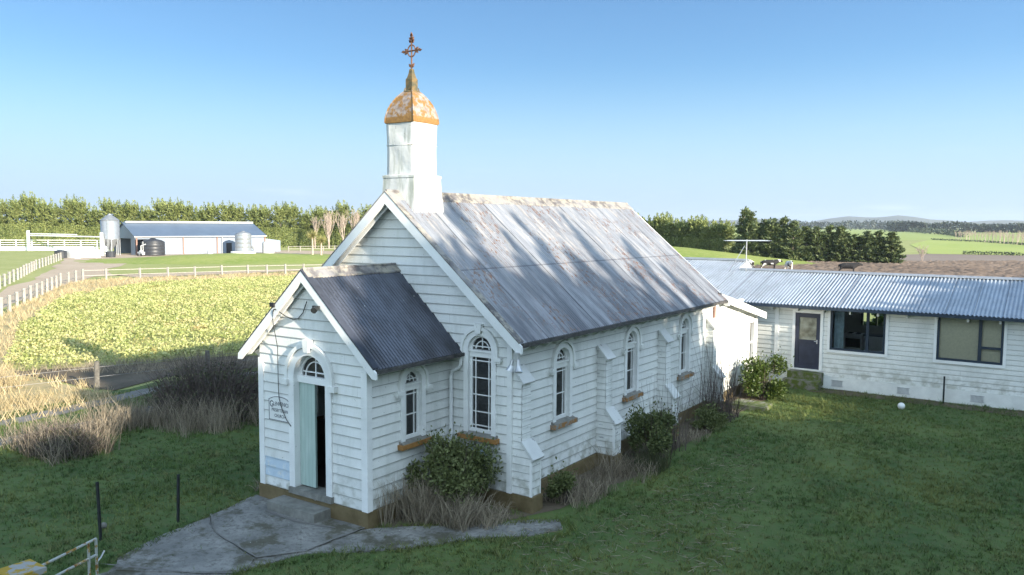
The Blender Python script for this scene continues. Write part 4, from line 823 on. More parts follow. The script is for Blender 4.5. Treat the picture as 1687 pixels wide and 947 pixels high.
old_post(-15.97, 1.53, 1.0, 'old round wooden post at the end of the sunlit dry grass'); old_post(-14.9, 5.33, 1.0, 'old round wooden post behind the bramble thicket')
tag(one('fence_wire', M['wire'], None, lambda b: [b.tube([(-17.6, -6, z), (-15.97, 1.53, z-.02), (-14.9, 5.33, z), (-13.2, 12.5, z)], .006, 4) for z in (.45, .8)]), 'thin wires strung between the old round posts', 'wire')

# ------------------------------------------------------------------ farm in the background
def post_fence(name, label, pts, sp, w, h, rails, m, rail_h=.03, rail_t=.012, cat='fence', endpost=None):
    f = empty(name, (pts[0][0], pts[0][1], 0), label, cat); f.location = (0, 0, 0)
    proto = MB(); proto.box(-w/2, w/2, -w/2, w/2, -.2, h); p0 = None; P = []
    for a, c in zip(pts[:-1], pts[1:]):
        n = max(1, round(math.dist(a, c)/sp))
        for i in range(n): P.append((a[0]+(c[0]-a[0])*i/n, a[1]+(c[1]-a[1])*i/n))
    P.append(pts[-1])
    for i, (x, y) in enumerate(P[:100]):
        if p0 is None: o = p0 = proto.build('post', m, f)
        else: o = p0.copy(); col.objects.link(o); o.parent = f
        o.location = (x, y, rnd.uniform(-.06, .04)); o.rotation_euler = (rnd.uniform(-.02, .02), rnd.uniform(-.02, .02), rnd.uniform(-.2, .2))
    for z in rails: one('rail', m, f, lambda b: [b.hexa([(*q, z-rail_h/2) for q in ((a[0], a[1]-rail_t), (c[0], c[1]-rail_t), (c[0], c[1]+rail_t), (a[0], a[1]+rail_t))]+[(*q, z+rail_h/2) for q in ((a[0], a[1]-rail_t), (c[0], c[1]-rail_t), (c[0], c[1]+rail_t), (a[0], a[1]+rail_t))]) for a, c in zip(P[:-1], P[1:])])
    return f
post_fence('farm_fence', 'pale post and rail fence curving between crop field and farm track', [(-33, 2.5), (-43.1, 10), (-54.3, 17.4), (-65.3, 24.7), (-70.6, 29.6), (-70, 31.7), (-69.1, 34.9), (-67.3, 40.3), (-65.5, 46), (-62.4, 51.6), (-58, 60), (-53, 70)], 2.45, .18, 1.15, (.45, .98), M['fencewood'], .07, .025)
post_fence('farm_fence', 'pale post and rail fence on the far side of the farm track', [(-58, 14.5), (-65.9, 19.7), (-76.8, 26.1), (-94.5, 36.2), (-117, 50.4)], 2.9, .18, 1.18, (.5, .95), M['fencewood'], .06, .02)
post_fence('yard_fence', 'low pale rail fence beyond the barn near the bare trees', [(-122.6, 100), (-118, 112), (-112, 124)], 2.4, .16, 1.1, (.5, 1.0), M['fencewood'], .08, .03)
yd = post_fence('cattle_yard', 'white steel rail cattle yard left of the silo', [(-185, 48), (-169, 64), (-162.6, 70.5), (-155.9, 77.2), (-146, 74), (-136, 68)], 3.2, .14, 2.2, (.7, 1.15, 1.6, 2.1), M['white'], .10, .04)
one('overhead_rail', M['white'], yd, lambda b: (b.box(-.0, .0, 0, 0, 0, 0) if 0 else None, b.tube([(-163.7, 67.1, 3.1), (-141, 72, 3.0)], .13, 6), b.tube([(-163.7, 67.1, 3.45), (-150, 70, 3.4)], .10, 6)))
one('tall_post', M['white'], yd, lambda b: b.box(-163.9, -163.45, 66.9, 67.35, -.1, 4.1)); one('tall_post', M['white'], yd, lambda b: b.box(-128.6, -128.2, 63.0, 63.4, -.1, 4.1))
one('kerb', M['white'], yd, lambda b: b.hexa([(-185, 47.5, -.1), (-155.9, 76.7, -.1), (-155.9, 77.4, -.1), (-185, 48.2, -.1), (-185, 47.5, .6), (-155.9, 76.7, .6), (-155.9, 77.4, .6), (-185, 48.2, .6)]))
ct = MB(); ct.box(-124.3, -121.5, 55.0, 55.8, -.1, 1.25); ct.box(-124.3, -121.5, 58.4, 59.2, -.1, 1.25); ct.box(-124.3, -123.6, 55.8, 58.4, -.1, 1.25)
tag(ct.build('concrete_trough', M['white']), 'white open concrete trough beside the farm track in front of the silo', 'trough')
tk = MB(); tk.lathe([(.75, 0), (.8, .9), (.78, .95)], (-121.4, 60.9, 0), 14); tag(tk.build('water_trough', M['tankblack']), 'small dark round trough right of the white concrete trough', 'trough')
tk = MB(); tk.lathe([(.9, 0), (.95, 1.1), (.5, 1.3)], (-123.8, 53.8, 0), 12); tag(tk.build('dark_drum', M['tankblack']), 'dark drum at the left end of the white concrete trough', 'drum')
# barn
ba = Vector((-126.6, 68.4)); ux = Vector((.19, .98)).normalized(); uy = Vector((-ux.y, ux.x)); BL = 25.4; BD = 11.0
def BT(u, z, v): p = ba+ux*u+uy*v; return (p.x, p.y, z)
barn = empty('barn', (0, 0, 0), 'long low pale steel barn with blue grey roof and brown posts', 'barn')
k = NT('ribbed_cladding', .5, .1); br_ = k.n('TexWave'); br_.inputs['Scale'].default_value = 1.2; k.l(k.obj(), br_.inputs[0]); k.base(k.mix(k.math('MULTIPLY', br_.outputs[1], .3), (.20, .24, .30), (.25, .29, .35))); M['barnwall2'] = k.m
def bw(b):
    H, RZ = 3.35, 5.75; rd = 5.5
    b.face([BT(2.9, .0, 0), BT(BL, .0, 0), BT(BL, H, 0), BT(2.9, H, 0)]); b.face([BT(0, H-.5, 0), BT(2.9, H-.5, 0), BT(2.9, H, 0), BT(0, H, 0)]); b.face([BT(0, 0, BD), BT(BL, 0, BD), BT(BL, H, BD), BT(0, H, BD)])
    b.face([BT(BL, 0, 0), BT(BL, 0, BD), BT(BL, H, BD), BT(BL, RZ, rd), BT(BL, H, 0)]); b.face([BT(0, H-.4, 0), BT(0, H-.4, BD), BT(0, H, BD), BT(0, RZ, rd), BT(0, H, 0)])
    b.face([BT(0, 0, 2.2), BT(0, 0, 0), BT(0, H-.4, 0), BT(0, H-.4, 2.2)])
one('barn_wall', M['barnwall2'], barn, bw)
one('barn_roof', M['barnroof'], barn, lambda b: (b.hexa([BT(-.3, 3.32, -.4), BT(BL+.2, 3.32, -.4), BT(BL+.2, 5.78, 5.5), BT(-.3, 5.78, 5.5), BT(-.3, 3.40, -.4), BT(BL+.2, 3.40, -.4), BT(BL+.2, 5.88, 5.5), BT(-.3, 5.88, 5.5)]), b.hexa([BT(-.3, 3.32, BD+.4), BT(BL+.2, 3.32, BD+.4), BT(BL+.2, 5.78, 5.5), BT(-.3, 5.78, 5.5), BT(-.3, 3.40, BD+.4), BT(BL+.2, 3.40, BD+.4), BT(BL+.2, 5.88, 5.5), BT(-.3, 5.88, 5.5)])))
one('ridge_vent', M['tankwhite'], barn, lambda b: b.hexa([BT(.2, 5.8, 5.0), BT(BL, 5.8, 5.0), BT(BL, 5.8, 6.0), BT(.2, 5.8, 6.0), BT(.2, 6.15, 5.0), BT(BL, 6.15, 5.0), BT(BL, 6.15, 6.0), BT(.2, 6.15, 6.0)]))
one('gutter', M['tankwhite'], barn, lambda b: b.hexa([BT(-.3, 3.2, -.52), BT(BL+.2, 3.2, -.52), BT(BL+.2, 3.2, -.41), BT(-.3, 3.2, -.41), BT(-.3, 3.38, -.52), BT(BL+.2, 3.38, -.52), BT(BL+.2, 3.38, -.41), BT(-.3, 3.38, -.41)]))
for u in (.1, 8.6, 15.2, BL-.2): one('post', M['brownpost'], barn, lambda b: b.hexa([BT(u, 0, -.16), BT(u+.25, 0, -.16), BT(u+.25, 0, -.01), BT(u, 0, -.01), BT(u, 3.2, -.16), BT(u+.25, 3.2, -.16), BT(u+.25, 3.2, -.01), BT(u, 3.2, -.01)]))
one('doorway', M['black'], barn, lambda b: b.hexa([BT(17.2, 0, -.06), BT(18.3, 0, -.06), BT(18.3, 0, -.012), BT(17.2, 0, -.012), BT(17.2, 2.0, -.06), BT(18.3, 2.0, -.06), BT(18.3, 2.0, -.012), BT(17.2, 2.0, -.012)]))
one('drainpipe', M['tankwhite'], barn, lambda b: b.tube([BT(16.3, 0, -.2), BT(16.3, 3.2, -.2)], .10, 6))
one('lean_to', M['barnwall2'], barn, lambda b: b.hexa([BT(BL+.02, 0, 2), BT(BL+4.5, 0, 2), BT(BL+4.5, 0, 8), BT(BL+.02, 0, 8), BT(BL+.02, 2.9, 2), BT(BL+4.5, 2.3, 2), BT(BL+4.5, 2.3, 8), BT(BL+.02, 2.9, 8)]))
# silo
si = empty('feed_silo', (-128.9, 65.1, 0), 'tall galvanised feed silo with conical top at the left end of the barn', 'silo'); si.scale = (.87, .87, 1)
one('silo_body', M['silo'], si, lambda b: b.lathe([(1.78, 2.7), (1.80, 3.1), (1.77, 3.12), (1.80, 4.0), (1.77, 4.02), (1.80, 4.9), (1.77, 4.92), (1.80, 5.8), (1.77, 5.82), (1.80, 6.3)], (0, 0, 0), 28), True)
one('silo_roof', M['silo'], si, lambda b: b.lathe([(1.86, 6.28), (1.0, 6.85), (.35, 7.25), (.30, 7.4), (.02, 7.42)], (0, 0, 0), 28)); one('hopper', M['silo'], si, lambda b: b.lathe([(.25, .9), (.3, 1.0), (1.76, 2.72)], (0, 0, 0), 24))
for i in range(8): a = R(22+45*i); one('leg', M['metal'], si, lambda b: b.tube([(1.75*math.cos(a), 1.75*math.sin(a), 0), (1.75*math.cos(a), 1.75*math.sin(a), 3)], .09, 6))
one('ladder', M['metal'], si, lambda b: [b.tube([(1.3+dx, -1.4, 0), (1.3+dx, -1.4, 6.4)], .03, 5) for dx in (0, .4)]+[b.tube([(1.3, -1.4, z*.35), (1.7, -1.4, z*.35)], .02, 4) for z in range(1, 18)])
def tank(name, x, y, r, h, m, label, top=.35, ribs=0, rot=0):
    t = empty(name, (x, y, 0), label, 'tank'); pr = [(r, 0)]
    n = max(1, ribs)
    for i in range(n): z = h*(i+.5)/n; pr += [(r, z-.06), (r*.985, z), (r, z+.06)]
    pr += [(r, h-.05), (r*.96, h+.02)]
    one('tank_body', m, t, lambda b: b.lathe(pr, (0, 0, 0), 30), True); one('tank_top', m, t, lambda b: b.lathe([(r*.97, h), (r*.7, h+top*.6), (r*.25, h+top), (r*.22, h+top+.12), (.02, h+top+.14)], (0, 0, 0), 24), True); return t
bt = tank('water_tank', -123.4, 69.9, 2.0, 2.45, M['tankblack'], 'big dark plastic water tank standing before the left end of the barn', .5, 4)
one('tank_pipe', M['tankwhite'], bt, lambda b: b.tube([(.2, -2.05, .1), (.2, -2.05, 2.5)], .07, 6))
sv = tank('milk_tank', -117.2, 84.6, 1.5, 3.8, M['silo'], 'tall shiny pale vat on a slab before the right end of the barn', .45, 5)
one('tank_slab', M['white'], sv, lambda b: b.lathe([(2.3, -.1), (2.3, .5)], (0, 0, 0), 20)); one('side_bin', M['tankwhite'], sv, lambda b: b.lathe([(.2, .5), (.8, 1.4), (.85, 1.5)], (1.1, 1.9, 0), 12))
tank('plastic_tank', -115.4, 89.0, 1.15, 2.1, M['tankwhite'], 'short white plastic tank right of the tall pale vat', .35, 3)
tb = MB(); tb.lathe([(.5, 0), (.52, .7), (.3, .85)], (-119.6, 79.0, 0), 12); tag(tb.build('small_tub', M['tankwhite']), 'small pale tub on the ground halfway along the barn wall', 'tub')
pm = empty('water_pump', (-121.6, 66.5, 0), 'small pump with bent grey pipe between the silo and the dark tank', 'pump')
one('pump_body', M['metal'], pm, lambda b: (b.box(-.7, .7, -.3, .3, .25, .75), b.lathe([(.3, .75), (.3, 1.0)], (0, 0, 0), 10))); one('pump_pipe', M['tankwhite'], pm, lambda b: b.tube([(0, 0, .9), (0, 0, 1.8), (.7, .5, 2.1)], .10, 6))
for s in (-.5, .5): one('wheel', M['black'], pm, lambda b: b.tube([(s, -.35, .25), (s, -.28, .25)], .25, 12))

# cows
def cow(name, x, y, rz, label, pal, lying=False):
    me = bpy.data.meshes.new(name)
    V = [(0, 0, 1.05), (.45, 0, 1.08), (.80, 0, 1.12), (1.10, 0, 1.28), (1.35, 0, 1.42), (1.62, 0, 1.30), (1.82, 0, 1.18), (-.45, 0, 1.07), (-.80, 0, 1.10), (-.95, 0, 1.16), (-1.0, 0, .9), (-1.02, 0, .55)]
    rad = [(.38, .40), (.37, .41), (.32, .38), (.20, .26), (.16, .19), (.12, .14), (.085, .095), (.39, .40), (.33, .34), (.10, .10), (.03, .03), (.025, .025)]
    E = [(0, 1), (1, 2), (2, 3), (3, 4), (4, 5), (5, 6), (0, 7), (7, 8), (8, 9), (9, 10), (10, 11)]
    if lying: V = [(a, b_, c_-.66 if i < 9 else max(.06, c_-.66)) for i, (a, b_, c_) in enumerate(V)]
    for sx_, hip in ((1, 2), (-1, 8)):
        for sy_ in (1, -1):
            i = len(V); bx = V[hip][0]
            if lying: V += [(bx, sy_*.30, .28), (bx+.12*sx_, sy_*.40, .14), (bx+.32, sy_*.42, .08), (bx+.5, sy_*.42, .06)]
            elif sx_ > 0: V += [(bx-.05, sy_*.22, .78), (bx-.03, sy_*.22, .45), (bx-.05, sy_*.22, .12), (bx+.02, sy_*.22, .02)]
            else: V += [(bx+.12, sy_*.22, .72), (bx-.12, sy_*.22, .45), (bx-.02, sy_*.22, .12), (bx+.05, sy_*.22, .02)]
            rad += [(.13, .14), (.075, .075), (.055, .055), (.065, .06)]; E += [(hip, i), (i, i+1), (i+1, i+2), (i+2, i+3)]
    for sy_ in (1, -1): i = len(V); V += [(1.38, sy_*.22, .78 if lying else 1.44)]; rad += [(.05, .03)]; E += [(4, i)]
    me.from_pydata(V, E, []); o = bpy.data.objects.new(name, me); col.objects.link(o); md = o.modifiers.new('s', 'SKIN'); md.use_smooth_shade = True
    for i, r in enumerate(rad): me.skin_vertices[0].data[i].radius = r
    me.skin_vertices[0].data[0].use_root = True
    sb = o.modifiers.new('u', 'SUBSURF'); sb.levels = 1; sb.render_levels = 1
    m2 = bpy.data.meshes.new_from_object(o.evaluated_get(bpy.context.evaluated_depsgraph_get())); bpy.data.objects.remove(o)
    m2.materials.clear(); m2.materials.append(pal); c = link(bpy.data.objects.new(name, m2)); c.location = (x, y, 0); c.rotation_euler = (0, 0, rz); return tag(c, label, 'cow', 'dairy cows in the field')
def cowmat(name, th, s):
    k = NT(name, .8); q = k.n('Mapping'); q.inputs[1].default_value = (s*3.1, s*1.7, s); k.l(k.obj(), q.inputs[0]); f = k.noise(1.5, 2, .4, vec=q.outputs[0]); k.base(k.mix(k.ramp(f, th, th+.02), (.75, .72, .66), (.02, .018, .018))); return k.m
cow('cow', -22.6, 93.6, R(160), 'black and white cow on the left of the three above the house roof', cowmat('cow_hide_white', .55, 1)); cow('cow', -20.2, 94.8, R(20), 'mostly black patched cow in the middle of the three above the house roof', cowmat('cow_hide_patch', .42, 2))
cow('cow', -17.2, 93.6, R(-60), 'mostly white cow on the right of the three above the house roof', cowmat('cow_hide_pale', .60, 3)); cow('cow', -9.75, 92.5, R(10), 'black cow standing alone on the ploughed field', cowmat('cow_hide_black', .24, 4))



# ------------------------------------------------------------------ vegetation
def rhombs(P, D, Lh, Wd, jitter=.5):
    """leaf shaped quads at P along D"""
    n = len(P); D = D+rng.normal(0, jitter, (n, 3)); D /= np.linalg.norm(D, axis=1)[:, None]
    S = np.cross(D, rng.normal(0, 1, (n, 3))); S /= np.linalg.norm(S, axis=1)[:, None]+1e-9
    Lh = Lh*rng.uniform(.6, 1.3, n)[:, None]; Wd = Wd*rng.uniform(.6, 1.3, n)[:, None]
    V = np.stack([P-D*Lh/2, P+S*Wd/2, P+D*Lh/2, P-S*Wd/2], 1).reshape(-1, 3); return V, np.arange(4*n).reshape(-1, 4)
def strands(base, top, w, droop=0, seg=3, kx=0):
    """thin bent ribbons from base to top"""
    n = len(base); d = top-base; side = np.cross(d, rng.normal(0, 1, (n, 3))); side /= np.linalg.norm(side, axis=1)[:, None]+1e-9
    rows = []
    for i in range(seg+1):
        t = i/seg; c = base+d*t; c = c+np.array([0, 0, 1.0])*(droop*4*t*(1-t))[:, None] if np.ndim(droop) else c
        ww = w*(1-t*.85); rows.append(c-side*ww/2); rows.append(c+side*ww/2)
    V = np.stack(rows, 1).reshape(-1, 3); b0 = np.arange(n)[:, None]*(2*(seg+1))
    Fc = np.concatenate([b0+np.array([[2*i, 2*i+1, 2*i+3, 2*i+2]]) for i in range(seg)]); return V, Fc
def join(parts):
    V = np.concatenate([p[0] for p in parts]); o = 0; Fs = []
    for v, f in parts: Fs.append(f+o); o += len(v)
    return V, np.concatenate(Fs)
def unit(n):
    v = rng.normal(0, 1, (n, 3)); return v/np.linalg.norm(v, axis=1)[:, None]
def conifer_crown(h, r, z0=.3, tips=90, per=34, leaf=(.42, .15), taper=.85, lumps=.35, seed=0):
    t = 1-np.sqrt(rng.random(tips)*.98); t = np.where(rng.random(tips) < .25, rng.random(tips), t); a = rng.random(tips)*2*np.pi
    rr = r*(1-t)**taper*(1-lumps*rng.random(tips))*(.85+.15*np.sin(3*a+seed)); z = z0+(h-z0)*t
    tip = np.stack([rr*np.cos(a), rr*np.sin(a), z+.12*rr], 1); root = np.stack([rr*.25*np.cos(a), rr*.25*np.sin(a), z-.25*rr], 1)
    s = rng.random((tips, per, 1))**.6; P = root[:, None]+(tip-root)[:, None]*s*1.05+rng.normal(0, 1, (tips, per, 3))*(.05+.10*r*(1.15-s))*np.array([1, 1, .8])
    D = np.repeat(((tip-root)/np.linalg.norm(tip-root, axis=1)[:, None])[:, None]*.8+np.array([0, 0, .45]), per, 1)
    return rhombs(P.reshape(-1, 3), D.reshape(-1, 3), leaf[0], leaf[1], .45)
def trunk_mesh(h, r, m, parent, lean=.02, z0=-.2, branches=0, br=1.0):
    b = MB(); b.tube([(0, 0, z0), (lean*h*.4, 0, h*.4), (lean*h*.6, lean*h*.3, h*.75), (lean*h, lean*h*.4, h*.96)], [r*1.25, r*.85, r*.5, r*.12], 7)
    for i in range(branches):
        z = h*rnd.uniform(.2, .85); a = rnd.uniform(0, 6.28); l = br*(1-z/h+.15); b.tube([(lean*z, 0, z), (lean*z+l*.5*math.cos(a), l*.5*math.sin(a), z+.12*l), (lean*z+l*math.cos(a), l*math.sin(a), z+.28*l)], [r*.3, r*.18, r*.05], 5)
    return b.build('trunk', m, parent)
def tree(name, crown, mat_, h, tr, label, cat, group=None, tm='bark', branches=6, br=1.2):
    e_ = empty(name, (0, 0, 0), label, cat, group); npmesh('crown', crown[0], crown[1], M[mat_], e_); trunk_mesh(h, tr, M[tm], e_, branches=branches, br=br); return e_
def place(o, x, y, rz, s=(1, 1, 1), z=0, label=None):
    o.location = (x, y, z); o.rotation_euler = (0, 0, rz); o.scale = s
    if label: o['label'] = label
# left shelter belt: clipped foot, loose upper half
def belt_crown(h, w, d, zc):
    n = 2600
    P = rng.uniform(-1, 1, (n, 3)); ax = rng.integers(0, 4, n); P[:, 1] = np.where(ax < 3, np.where(rng.random(n) < .8, -1, 1), P[:, 1])*(1-.1*rng.random(n))
    V1, F1 = rhombs(P*np.array([w/2, d/2, zc/2])+np.array([0, 0, zc/2+.1]), np.tile([0, -.3, .7], (n, 1)), .5, .2, .6)
    tips, per = 140, 50; a = rng.random(tips)*2*np.pi; t = rng.random(tips)**.8; rr = (.45+.55*rng.random(tips))*(1-.45*t**2)
    tip = np.stack([rr*np.cos(a)*w*.78, rr*np.sin(a)*d*.68, zc-.3+(h-zc)*t*(.88+.14*rng.random(tips))], 1); root = tip*np.array([.2, .2, 1])-np.array([0, 0, 1.1])
    s = rng.random((tips, per, 1))**.7; P = root[:, None]+(tip-root)[:, None]*s*1.05+rng.normal(0, .22, (tips, per, 3))*(1.2-s); D = np.repeat(((tip-root)/2)[:, None], per, 1)
    q = 16; a = rng.random(q)*6.28; r_ = np.sqrt(rng.random(q)); top = np.stack([np.cos(a)*r_*w*.6, np.sin(a)*r_*d*.5, h*rng.uniform(.93, 1.10, q)], 1); s = rng.random((q, 34, 1)); P3 = top[:, None]-np.array([0, 0, 1.9])*s+rng.normal(0, 1, (q, 34, 3))*(.05+.26*s)*np.array([1, 1, .5])
    return join([(V1, F1), rhombs(P.reshape(-1, 3), D.reshape(-1, 3), .48, .17, .5), rhombs(P3.reshape(-1, 3), np.tile([0, 0, .9], (q*34, 1)), .5, .17, .45)])
protos = []
for i in range(4): protos.append(tree('shelter_belt_tree', belt_crown(11.2+.5*i, 3.6, 4.4, 5.6), 'hedgetop', 9.5, .2, 'tall loose green shelter belt tree with clipped foot in the row behind the barn', 'tree', 'shelter belt trees behind the barn'))
A, B_ = np.array([-237., 55.5]), np.array([-122., 137.3]); n = int(np.linalg.norm(B_-A)/3.2); rot = math.atan2(B_[1]-A[1], B_[0]-A[0])
for i in range(n+1):
    o = protos[i] if i < 4 else copy_tree(protos[i % 4]); p = A+(B_-A)*i/n; hs = rnd.uniform(.80, 1.0)*(1.05-.14*i/n)
    place(o, p[0]+rnd.uniform(-.3, .3), p[1]+rnd.uniform(-.3, .3), rot+rnd.uniform(-.1, .1)+(math.pi if i % 3 == 0 and False else 0), (rnd.uniform(.95, 1.1), rnd.uniform(.95, 1.1), hs))
# right hedge row
pr2 = [tree('clipped_belt_tree', belt_crown(7.0+.4*i, 3.3, 3.6, 3.6), 'hedgetop', 6, .18, 'round topped green belt tree with clipped foot beyond the church roof', 'tree', 'clipped belt trees beyond the church roof') for i in range(3)]
A, B_ = np.array([-66., 137.]), np.array([-38.9, 128.6]); n = 10; rot = math.atan2(B_[1]-A[1], B_[0]-A[0])
for i in range(n+1):
    o = pr2[i] if i < 3 else copy_tree(pr2[i % 3]); p = A+(B_-A)*i/n; place(o, p[0], p[1]+rnd.uniform(-.4, .4), rot+rnd.uniform(-.15, .15), (rnd.uniform(.95, 1.1), 1.05, (1.04-.22*i/n)*rnd.uniform(.96, 1.04)), .4)
# dark conifer group, right of centre
pr3 = [tree('dark_conifer', conifer_crown(6.4, 1.9, .1, 120, 40, (.50, .17), .62, .4, i), 'conifer', 6, .16, 'dark bushy conifer in the row at the edge of the ploughed field', 'tree', 'dark conifers beside the ploughed field') for i in range(4)]
cps = [(-33.8, 127.5, 8.7), (-32.2, 125.4, 8.2), (-30.2, 127.2, 8.0), (-28.6, 126.0, 7.6), (-26.8, 126.6, 7.2), (-25.0, 126.0, 6.7), (-23.2, 127.3, 6.7), (-21.4, 127.4, 6.2), (-19.8, 128.2, 5.9), (-17.9, 128.1, 5.9), (-16.2, 128.9, 5.3), (-14.3, 128.9, 5.5), (-12.5, 129.4, 5.1), (-10.6, 129.6, 5.0)]
for i, (x, y, h) in enumerate(cps):
    o = pr3[i] if i < 4 else copy_tree(pr3[i % 4]); s = h/6.4; place(o, x, y-2, rnd.uniform(0, 6), (1.3+.25*s, 1.3+.25*s, s))
# bare trees
def bare_tree(h, spread, n, base_r, up=.75, mat_='pinktwig'):
    b = MB(); r_ = random.Random(n)
    def grow(p, d, l, r, lev):
        q = p+d*l; b.tube([p, p+d*l*.5+Vector((r_.uniform(-.06, .06), r_.uniform(-.06, .06), 0))*l, q], [r, r*.8, r*.6], 4, cap=False)
        if lev == 0: return
        for _ in range(3 if lev > 1 else 4):
            nd = (d*up+Vector((r_.uniform(-1, 1)*spread, r_.uniform(-1, 1)*spread, r_.uniform(.1, .6)))).normalized(); grow(p+d*l*r_.uniform(.45, 1), nd, l*r_.uniform(.5, .72), r*.55, lev-1)
    for _ in range(n): grow(Vector((r_.uniform(-.1, .1), r_.uniform(-.1, .1), 0)), Vector((r_.uniform(-.25, .25)*spread, r_.uniform(-.25, .25)*spread, 1)).normalized(), h*.40, base_r, 4)
    return b
def bare(name, b, x, y, label, cat, group=None, m='pinktwig', s=1.0, rz=0):
    e_ = empty(name, (x, y, 0), label, cat, group, rz); b.build('branches', M[m], e_); e_.scale = (s, s, s); return e_
bt_ = bare_tree(9.5, .35, 3, .10, 1.0)
o1 = bare('bare_poplar', bt_, -135.0, 118.5, 'tall pale leafless poplar at the right end of the shelter belt', 'tree', 'leafless poplars behind the church gable')
for x, y, s in ((-133.0, 121.0, 1.22), (-130.6, 123.2, 1.12), (-128.4, 125.4, 1.25), (-131.6, 119.6, 1.0)):
    o = copy_tree(o1); o.location = (x, y, 0); o.scale = (s, s, s); o.rotation_euler = (0, 0, rnd.uniform(0, 6))
bare('bare_bush', bare_tree(3.6, .75, 5, .05, .8), -7.6, 139.5, 'pale leafless bush at the right end of the dark conifers', 'bush')
oc = bare('orchard_tree', bare_tree(5.2, .55, 2, .07, .85), -29.5, 402.7, 'pinkish leafless tree in the row on the green fields', 'tree', 'leafless trees in a row on the green fields')
pts = [(-29.5, 402.7), (-14.2, 348.4), (1., 300.7), (10, 271)]; k_ = 0
for a, c in zip(pts[:-1], pts[1:]):
    for i in range(10):
        t = (i+.5)/10; o = oc if k_ == 0 else copy_tree(oc); k_ += 1; s = rnd.uniform(.9, 1.1); place(o, a[0]+(c[0]-a[0])*t, a[1]+(c[1]-a[1])*t, rnd.uniform(0, 6), (s, s, s))
for (ax, ay) in ((14, 6), (25, 14)):       # rows behind it
    for a, c in zip(pts[:-1], pts[1:]):
        for i in range(7):
            t = (i+rnd.random())/7; o = copy_tree(oc); s = rnd.uniform(.9, 1.15); place(o, a[0]+(c[0]-a[0])*t+ax, a[1]+(c[1]-a[1])*t+ay+rnd.uniform(-3, 3), rnd.uniform(0, 6), (s, s, s))
# far woods that read as masses
def far_wood(name, pts, h, wd, n, leaf, m='farleaf', hv=.3):
    pts = np.array(pts, float); seg = rng.integers(0, len(pts)-1, n); t = rng.random(n)[:, None]; C = pts[seg]*(1-t)+pts[seg+1]*t
    lump = .55+.45*np.abs(np.sin(C[:, 0]*.07+C[:, 1]*.031)*np.sin(C[:, 0]*.023+1))*(1-hv)+hv*rng.random(n)*.5
    P = np.concatenate([C+rng.normal(0, wd/3, (n, 2)), (rng.random(n)**.8*h*lump)[:, None]], 1); V, Fc = rhombs(P, np.tile([0, 0, .5], (n, 1)), leaf, leaf*.5, .8)
    return tag(npmesh(name, V, Fc, M[m]), kind='stuff')
far_wood('far_conifer_wood', [(-150, 960), (-110, 955), (-62, 950), (-25, 930), (20, 900), (90, 880)], 12.5, 12, 5000, 3.2)
far_wood('far_conifer_wood', [(-420, 1450), (-290, 1380), (-240, 1500), (-160, 1280)], 17, 18, 2500, 4.5)
far_wood('far_hedgerow', [(-470, 2050), (-262, 1557), (-140, 1000), (-57, 636)], 5.5, 6, 3500, 2.0); far_wood('far_hedgerow', [(-58, 640), (-36, 500)], 3.5, 4, 700, 1.2)
far_wood('far_hedgerow', [(-38, 392), (-12, 345), (4, 296)], 1.0, 1.0, 800, .6)
far_wood('far_hedgerow', [(-6, 187.5), (5.3, 188.0), (20, 189)], .9, .6, 900, .4); far_wood('far_conifer_wood', [(-1500, 2600), (-900, 3000), (-600, 3100), (-100, 2900)], 22, 60, 2500, 9)
# cabbage trees by the barn
def palm(x, y, h, label, s):
    e_ = empty('cabbage_tree', (x, y, 0), label, 'palm', 'cabbage trees right of the barn'); b = MB(); b.tube([(0, 0, -.1), (.05, 0, h*.5), (0, 0, h)], [.22, .17, .14], 8); b.build('trunk', M['palebark'], e_)
    n = 260; D = unit(n); D[:, 2] = D[:, 2]*.8+.15; V, Fc = strands(np.tile([0, 0, h], (n, 1))+D*.1, np.array([0, 0, h])+D*1.15*s, .10, seg=2); npmesh('crown', V, Fc, M['palm'], e_)
palm(-103.84, 89.9, 3.6, 'taller pale spiky cabbage tree right of the barn', 1.1); palm(-102.6, 90.9, 2.7, 'shorter pale spiky cabbage tree right of the barn', 1.0)

# trees standing behind and right of the camera: they shade the churchyard
bc = [tree('shade_pine', conifer_crown(12, 2.3, .2, 150, 42, (.7, .3), .35, .3, i), 'conifer', 11.5, .25, 'tall dark shelter pine standing along the road side of the churchyard', 'tree', 'shelter pines beside the churchyard') for i in range(3)]
spec = [(30+rnd.uniform(-.6, .6), -62+i*2.2, rnd.uniform(12.8, 14.2), 1.15) for i in range(25)]
spec += [(30, -7.0, 15.6, .9), (30.3, -5.8, 15.2, .55), (29.8, -4.6, 16.2, .40), (30.4, -3.4, 14.9, .5), (29.9, -2.2, 15.9, .34), (30.2, -.9, 14.5, .46), (30, .3, 15.4, .32), (30.2, 1.5, 13.9, .46), (30, 2.7, 14.8, .32), (30.2, 3.8, 13.3, .46)]
spec += [(30.5, 12.4, 10.8, .7), (30.2, 14.0, 10.6, .8), (30, 15.6, 10.8, .8), (30.1, 17.4, 10.6, .8), (30, 19.4, 10.8, .8), (30, 21.4, 10.6, .8), (30, 23.6, 10.8, .9)]
for i, (x, y, h, w) in enumerate(spec):
    o = bc[i] if i < 3 else copy_tree(bc[i % 3]); place(o, x, y, rnd.uniform(0, 6), (w, w, h/12))
hg = belt_crown(6.4, 2.4, 2.4, 6.0); he = tree('shade_hedge', hg, 'hedgelow', 5.5, .15, 'clipped dark hedge between the shelter pines', 'hedge', 'clipped hedges beside the churchyard', branches=2)
k_ = 0
def hedge_h(y): return 12.0 if y < -7.5 else (13.6-.25*(y+5) if y < 4.2 else (7.4 if y < 11.4 else 9.8))
